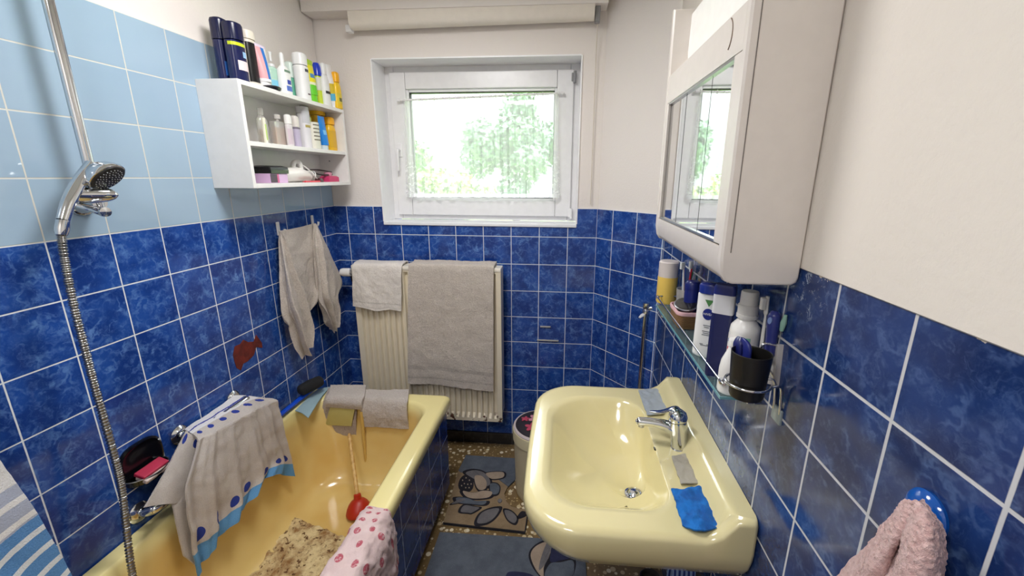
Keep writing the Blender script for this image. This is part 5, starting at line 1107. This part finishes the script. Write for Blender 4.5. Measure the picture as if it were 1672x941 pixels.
# ------------------------------------------------------------------ pedal bin
bx, by_, br_, bh = 1.178, -.372, .130, .398
pb = thing('pedal_bin', 'beige waste bin with a dark floral lid between washbasin and window wall', 'bin', (bx, by_, 0))
k = MB(); k.lathe([(0, 0), (br_ * .93, 0), (br_ * .95, .006), (br_ * .97, .02), (br_ * 1.03, bh - .08), (br_ * 1.03, bh - .07), (br_ * 1.0, bh - .07), (0, bh - .07)], (bx, by_, 0), 48); k.build('bin_body', mat('beige_plastic', (206, 192, 160), .4), pb)
k = MB(); k.lathe([(br_ * 1.035, bh - .085), (br_ * 1.075, bh - .08), (br_ * 1.085, bh - .03), (br_ * 1.07, bh - .022), (br_ * 1.0, bh - .022), (br_ * 1.0, bh - .085)], (bx, by_, 0), 48); k.build('bin_collar', mat('cream_plastic', (226, 214, 176), .3), pb)
k = MB(); k.lathe([(0, bh - .024), (br_ * 1.05, bh - .024), (br_ * 1.06, bh - .016), (br_ * 1.03, bh - .010), (0, bh - .006)], (bx, by_, 0), 48); k.build('lid_rim', mat('pale_pinkish_plastic', (206, 192, 192), .3), pb)
k = MB(); k.lathe([(0, bh - .0058), (br_ * .97, bh - .0088), (br_ * .96, bh - .0070), (br_ * .5, bh - .002), (0, bh + .001)], (bx, by_, 0), 48); ld = k.build('lid_panel', mat('dark_lid_print', (44, 38, 40), .3), pb)
k = MB(); k.mi = 0
for fx, fy, s_, a0, mi in ((-.04, -.04, .036, .3, 0), (-.025, .035, .040, 1.1, 1), (.05, .0, .035, 2, 1), (.0, -.085, .03, .7, 1), (-.08, .03, .022, .2, 0)):
    k.mi = mi
    for pt in range(5):
        a = a0 + pt * 1.2566; c_ = (fx + s_ * .55 * math.cos(a), fy + s_ * .55 * math.sin(a))
        if math.hypot(c_[0], c_[1]) > br_ * .84: continue
        zz = lambda X, Y: bh + .0026 - .006 * (X * X + Y * Y) / (br_ * br_)
        ring_ = [(bx + c_[0] + s_ * .5 * (math.cos(q) * math.cos(a) - .6 * math.sin(q) * math.sin(a)), by_ + c_[1] + s_ * .5 * (math.cos(q) * math.sin(a) + .6 * math.sin(q) * math.cos(a))) for q in np.linspace(0, 6.283, 16, endpoint=False)]
        k.add([(X, Y, zz(X - bx, Y - by_) - .0025) for X, Y in ring_] + [(X, Y, zz(X - bx, Y - by_) - .0005) for X, Y in ring_], [list(range(16, 32))] + [[i, (i + 1) % 16, 16 + (i + 1) % 16, 16 + i] for i in range(16)])
k.build('printed_flowers', [C(190, 72, 96, rough=.35), C(208, 140, 156, rough=.35)], ld)
# ------------------------------------------------------------------ rugs
def rugmat(name, a, b, sc_=260):
    t = NT(name); ob = t.tc.outputs['Object']; f = t.noise(ob, sc_, 3, .7); g = t.noise(ob, 14, 4, .65)
    t.bsdf(t.mix(t.math('ADD', t.math('MULTIPLY', f, .6), t.math('MULTIPLY', t.ramp(g, .3, .7), .45)), srgb(*b), srgb(*a)), 1.0, 0, t.bump(f, 1, .006)); return t.m
RB, RBE, RDK, RMID, RLT, RIND = rugmat('rug_slate', (118, 126, 138), (76, 84, 98)), rugmat('rug_beige', (176, 152, 120), (132, 110, 84)), rugmat('rug_outline', (44, 42, 52), (22, 22, 32)), rugmat('rug_grey', (138, 134, 136), (96, 94, 100)), rugmat('rug_pale', (200, 180, 160), (160, 140, 122)), rugmat('rug_indigo', (52, 56, 92), (34, 36, 66))
RUGM = [RB, RBE, RDK, RMID, RLT, RIND]
fl2 = lambda l, z: [tuple(on(u, v, 'z', z)[:2]) for u, v in l]
def smooth_poly(pts, n):
    P = np.array(pts + pts[:3], float); q = spline(P, n + int(n * 2 / len(pts))); s_ = int(len(q) * 1 / (len(P) - 1)); return [tuple(x) for x in q[s_:s_ + n]]
def motif(mb, px, z, mi, n=26, sm=True, dz=.0014):
    p_ = fl2(px, z); p_ = smooth_poly(p_, n) if sm else p_
    mb.mi = mi; mb.poly(p_, z - .004, z + dz)
q_ = lambda l: [(680 + a / 3.605, 680 + b / 3.605) for a, b in l]
RZt = .011
k = MB()
r1 = fl2(q_([(290, 225), (600, 245), (580, 375), (535, 415), (515, 455), (528, 500), (560, 530), (600, 540), (660, 545), (640, 684), (155, 628)]), RZt)
k.mi = 0; k.poly(r1, 0, RZt - .004)
k.poly(fl2(q_([(292, 228), (597, 248), (578, 375), (540, 412), (470, 360), (260, 330), (246, 320)]), RZt), .005, RZt - .0005)
k.mi = 1; k.poly(fl2(q_([(246, 322), (470, 362), (538, 414), (517, 455), (529, 500), (560, 531), (600, 542), (657, 548), (638, 681), (157, 626)]), RZt), .005, RZt - .0008)
k.mi = 2; k.poly(fl2(q_([(155, 624), (158, 630), (640, 686), (662, 545), (655, 546), (636, 678)]), RZt), .004, RZt + .0006)
D = lambda l, mi, n=30, dz=.0014: motif(k, q_(l), RZt, mi, n, True, dz)
def petal(l, mi, z0=.0010, z1=.0022, n=30, s0=1.10, s1=.90):
    c_ = np.mean(np.array(l, float), 0); D([tuple(c_ + (np.array(p_) - c_) * s0) for p_ in l], 2, n, z0); D([tuple(c_ + (np.array(p_) - c_) * s1) for p_ in l], mi, n, z1)
petal([(405, 335), (510, 328), (514, 362), (440, 372)], 4)
petal([(280, 335), (330, 315), (390, 325), (430, 360), (440, 405), (400, 420), (350, 380)], 3, .0010, .0020)
petal([(340, 350), (385, 350), (415, 385), (410, 430), (370, 440), (345, 405)], 4, .0014, .0026)
petal([(430, 400), (470, 395), (492, 420), (480, 460), (440, 460)], 0, .0012, .0022)
petal([(265, 440), (330, 452), (400, 438), (455, 448), (430, 482), (340, 490), (285, 475)], 4, .0016, .0028)
petal([(225, 480), (290, 480), (350, 500), (420, 500), (400, 525), (320, 520), (240, 510)], 0, .0012, .0022)
petal([(262, 370), (290, 350), (325, 365), (332, 410), (310, 440), (270, 440), (250, 410)], 2, .0016, .0028)
for a, b in ((272, 380), (292, 366), (312, 380), (282, 400), (302, 404), (322, 402), (266, 412), (290, 424), (310, 424)): D([(a - 4, b), (a, b - 4), (a + 4, b), (a, b + 4)], 4, 8, .0040)
for lf in ([(245, 565), (275, 520), (350, 530), (385, 540), (330, 575), (300, 575)], [(340, 640), (365, 575), (430, 540), (505, 535), (470, 600), (410, 640)], [(510, 545), (560, 555), (600, 600), (585, 640), (545, 625), (520, 590)], [(590, 600), (620, 560), (660, 575), (620, 600)], [(195, 520), (260, 485), (300, 490), (240, 515)]):
    D(lf, 2, 34, .0012); c_ = np.mean(np.array(lf), 0); D([tuple(c_ + (np.array(p_) - c_) * .78) for p_ in lf], 3 if lf[0][0] != 590 else 2, 34, .0024)
D([(478, 495), (492, 486), (504, 498), (492, 512), (480, 506)], 3, 14, .003)
tag(k.build('pedestal_rug', RUGM, loc=(.9, -.4, 0)), 'grey and beige floral rug with a cut-out edge, beside the waste bin', 'rug')
k = MB(); RZ2 = .012
r2 = [tuple(on(718, 869, 'z', RZ2)[:2]), tuple(on(880, 879, 'z', RZ2)[:2]), (1.40, -.72), (1.40, -1.24), (.742, -1.24)]
k.mi = 0; k.poly(r2, 0, RZ2)
D2 = lambda l, mi, n=30, dz=.0014: motif(k, q_(l), RZ2, mi, n, True, dz)
D2([(660, 820), (690, 765), (760, 730), (850, 745), (905, 800), (938, 850), (925, 930), (880, 960), (760, 965), (690, 900)], 2, 60, .0012)
D2([(672, 820), (700, 770), (760, 742), (800, 750), (780, 830), (750, 890), (745, 950), (700, 900)], 4, 40, .0024)
D2([(805, 755), (860, 790), (905, 835), (850, 850), (790, 860), (790, 800)], 5, 30, .0026); D2([(785, 872), (850, 862), (915, 850), (928, 890), (905, 950), (760, 955)], 0, 30, .0024)
D2([(770, 745), (800, 750), (775, 840), (745, 890), (720, 905), (735, 830)], 3, 26, .003)
D2([(530, 930), (580, 915), (680, 935), (700, 990), (540, 1000)], 5, 26, .0012)
tag(k.build('bath_rug', RUGM, loc=(1.05, -.95, 0)), 'slate blue rug with large leaf pattern on the terrazzo floor under the washbasin', 'rug')
# ------------------------------------------------------------------ pipe with tap in the corner
pp = thing('water_pipe', 'vertical chrome pipe with a white tap lever in the corner beyond the washbasin', 'pipe', (1.66, -.30, 0))
qa, qb = on(1066, 492, 'y', -.27), on(1057, 640, 'y', -.27); px_ = 1.672; py_ = -.275
k = MB(); k.tube([(px_, py_, .0), (px_, py_, .55), (px_, py_, .985)], .0115, 16); k.build('riser', M_CHROME, pp)
k = MB(); k.lathe([(0, -.03), (.016, -.028), (.017, -.01), (.013, .0), (.017, .01), (.016, .03), (0, .032)], (px_, py_, .985), 20); k.tube([(px_, py_, .985), (px_ + .05, py_ - .02, 1.0), (W, py_ - .05 - .10, 1.0)], .008, 12); k.build('valve_body', M_CHROME, pp)
k = MB(); e = on(1044, 519, 'y', -.30); k.tube([(px_, py_, .965), tuple(np.array([px_, py_, .965]) * .5 + e * .5), tuple(e)], [.007, .011, .006], 14, 20, True, .6); k.build('tap_lever', C(232, 232, 234), pp)
# ------------------------------------------------------------------ suction hook and pink towel, near right
HY, HZq = -1.783, 1.212
hk = thing('suction_hook', 'glossy blue suction hook on the tiles of the right wall', 'hook', (W, HY, HZq))
k = MB(); k.lathe([(0, 0), (.027, 0), (.028, .004), (.025, .009), (.018, .014), (.010, .016), (0, .016)], (W, HY, HZq), 36, axis=(-1, 0, 0)); k.build('suction_disc', C(20, 84, 170, rough=.1), hk)
k = MB(); k.tube([(W - .014, HY, HZq - .004), (W - .024, HY, HZq - .008), (W - .029, HY, HZq - .005), (W - .030, HY, HZq + .002)], [.008, .007, .0065, .006], 12, 20); k.build('peg', C(20, 84, 170, rough=.1), hk)
M_PINK = terry('dusty_pink_towelling', (236, 204, 200), (194, 150, 146), 230, 1.0)
k = MB(); rows = []
for t_ in (0, .10, .25, .5, 1.0, 1.8, 2.6):
    L_ = np.array([1487, 822]) + (np.array([1372, 941]) - np.array([1487, 822])) * t_
    R_ = np.array([np.interp(t_, [0, .1, .25, .5, 1, 2.6], [1499, 1511, 1525, 1536, 1538, 1534]), np.interp(t_, [0, .1, .25, .5, 1, 2.6], [820, 831, 848, 880, 945, 1140])])
    M_ = np.array([np.interp(t_, [0, .25, 1, 2.6], [1493, 1487, 1448, 1372]), np.interp(t_, [0, .25, 1, 2.6], [819, 850, 941, 1110])])
    g = min(1, t_ * 1.6) ** .7
    xs = W - np.array([.030, .034 + .016 * g, .034 + .020 * g, .040 - .006 * g, .040 + .020 * g, .038 + .018 * g, .030])
    px = [L_, L_ * .66 + M_ * .34, L_ * .25 + M_ * .75, M_, M_ * .72 + R_ * .28, M_ * .3 + R_ * .7, R_]
    rows.append([on(q[0], q[1], 'x', x) for q, x in zip(px, xs)])
k.cloth(np.array(rows), 90, 100, .004, 22, .008, 51, .0022)
tag(k.build('pink_towel', M_PINK), 'dusty pink towel hanging from the blue suction hook', 'towel')
# ------------------------------------------------------------------ ceiling lamp and added fill lamp
t = NT('opal_glass_lit'); e = t.n('Emission', {'Color': (1, .97, .93, 1), 'Strength': 2.0}); t.t.links.new(e.outputs[0], t.out.inputs[0])
def ceiling_lamp(label, x, y, r, power):
    cl = thing('ceiling_lamp', label, 'lamp', (x, y, ZC), 'ceiling lamps')
    k = MB(); k.lathe([(0, ZC), (r * .96, ZC), (r, ZC - .015), (r * .93, ZC - .02), (0, ZC - .02)], (x, y, 0), 40); k.build('base', M_WHITE, cl)
    k = MB(); k.lathe([(r * .92, ZC - .02), (r * .98, ZC - .03), (r * .92, ZC - .055), (r * .7, ZC - .075), (r * .3, ZC - .088), (0, ZC - .09)], (x, y, 0), 40); k.build('shade', t.m, cl)
    l = bpy.data.lights.new('ceiling_bulb', 'AREA'); l.shape = 'DISK'; l.size = 1.9 * r; l.energy = power; l.color = (1, .985, .975)
    o = bpy.data.objects.new('ceiling_bulb', l); COL.objects.link(o); o.location = (x, y, ZC - .095)
ceiling_lamp('round opal ceiling lamp in the middle of the room', .74, -1.02, .25, BULB)
ceiling_lamp('added fill lamp with opal shade, out of view near the door', .74, -2.45, .20, FILL_BULB)  # unseen lamp added to fill the room from behind the camera
# ------------------------------------------------------------------ garden beyond the window
M_GR = mat('lawn', (120, 150, 70), .95, rgb2=(90, 124, 54), scale=4)
k = MB(); k.box(-14, 16, .8, 26, -.6, -.5); g_ = k.build('garden_ground', M_GR, loc=(1, 10, -.5)); tag(g_, 'green garden ground outside the window', 'ground'); g_['kind'] = 'structure'
LEAF = [mat('leaf_green', (84, 124, 54), .6, rgb2=(60, 100, 40), scale=6), mat('leaf_yellow_green', (124, 148, 66), .6, rgb2=(96, 124, 50), scale=6), mat('leaf_blue_green', (74, 108, 74), .6, rgb2=(54, 88, 58), scale=6)]
BARK = mat('bark', (96, 78, 60), .9, bump=(30, .6, .02))
def tree(name, label, x, y, h, r, ry, mi, n, seed, zc):
    rg = random.Random(seed); o = thing(name, label, 'tree', (x, y, -.5), 'trees outside the window')
    k = MB(); k.tube([(x, y, -.5), (x + .05, y, zc * .4), (x, y + .03, zc), (x - .1, y, zc + h * .3)], [.12, .09, .06, .02], 10, 12); k.build('trunk', BARK, o)
    k = MB(); blobs = [(rg.gauss(0, .42) * r, rg.gauss(0, .3) * r, rg.gauss(0, .36) * h) for _ in range(16)]
    for i in range(n):
        b = rg.choice(blobs); v_ = np.array([rg.gauss(0, 1), rg.gauss(0, 1), rg.gauss(0, 1)]); v_ /= np.linalg.norm(v_)
        p_ = np.array([x, y, zc + h * .25]) + np.array(b) + v_ * r * .30 * (rg.random() ** .4); s_ = .05 + .05 * rg.random()
        a = np.array([rg.gauss(0, 1), rg.gauss(0, 1), rg.gauss(0, 1)]); a /= np.linalg.norm(a); c_ = np.cross(a, v_); c_ /= np.linalg.norm(c_) + 1e-6
        k.add([p_ - a * s_, p_ + c_ * s_ * .45, p_ + a * s_, p_ - c_ * s_ * .45], [[0, 1, 2, 3]])
    k.build('crown', LEAF[mi], o)['kind'] = 'stuff'
tree('garden_tree', 'large green tree in the middle of the view through the window', .15, 7.0, 1.7, 1.35, 1, 2, 12000, 1, 1.75)
tree('garden_tree', 'green tree at the left side of the view through the window', -3.9, 8.4, 1.7, 1.5, 1, 0, 9000, 2, 1.35)
tree('garden_bush', 'yellow-green bush low in the view through the window', -.75, 4.5, .7, .9, 1, 1, 6000, 3, 1.05)
tree('garden_bush', 'low yellow-green bush at the right of the view through the window', 2.1, 5.4, .7, .9, 1, 1, 6000, 4, 1.0)
# ------------------------------------------------------------------ light
wd = bpy.data.worlds.new('sky'); sc.world = wd; wd.use_nodes = True; nt = wd.node_tree; bg = nt.nodes['Background']
tcw = nt.nodes.new('ShaderNodeTexCoord'); sxw = nt.nodes.new('ShaderNodeSeparateXYZ'); nt.links.new(tcw.outputs['Generated'], sxw.inputs[0])
rw = nt.nodes.new('ShaderNodeMapRange'); rw.interpolation_type = 'SMOOTHSTEP'; nt.links.new(sxw.outputs[2], rw.inputs[0]); rw.inputs[1].default_value = .10; rw.inputs[2].default_value = .62; rw.inputs[3].default_value = 1.15; rw.inputs[4].default_value = SKY_STRENGTH
bg.inputs[0].default_value = (.93, .97, 1, 1); nt.links.new(rw.outputs[0], bg.inputs[1])      # overcast sky, brighter towards the zenith
def area(name, loc, rot, sx, sy, power, col=(1, 1, 1)):
    l = bpy.data.lights.new(name, 'AREA'); l.shape = 'RECTANGLE'; l.size = sx; l.size_y = sy; l.energy = power; l.color = col
    o = bpy.data.objects.new(name, l); COL.objects.link(o); o.location = loc; o.rotation_euler = rot; return o
po = area('window_portal', ((WX0 + WX1) / 2, BT + .005, (WZ0 + WZ1) / 2), (math.radians(-90), 0, 0), WX1 - WX0, WZ1 - WZ0, 1); po.data.cycles.is_portal = True
sc.view_settings.view_transform = 'Standard'; sc.view_settings.look = 'None'; sc.view_settings.gamma = 1; sc.view_settings.use_curve_mapping = False
sc.view_settings.exposure = EXPO
sc.cycles.max_bounces = 8; sc.cycles.transparent_max_bounces = 16; sc.cycles.caustics_reflective = False; sc.cycles.caustics_refractive = False
sc.cycles.sample_clamp_indirect = 6.0
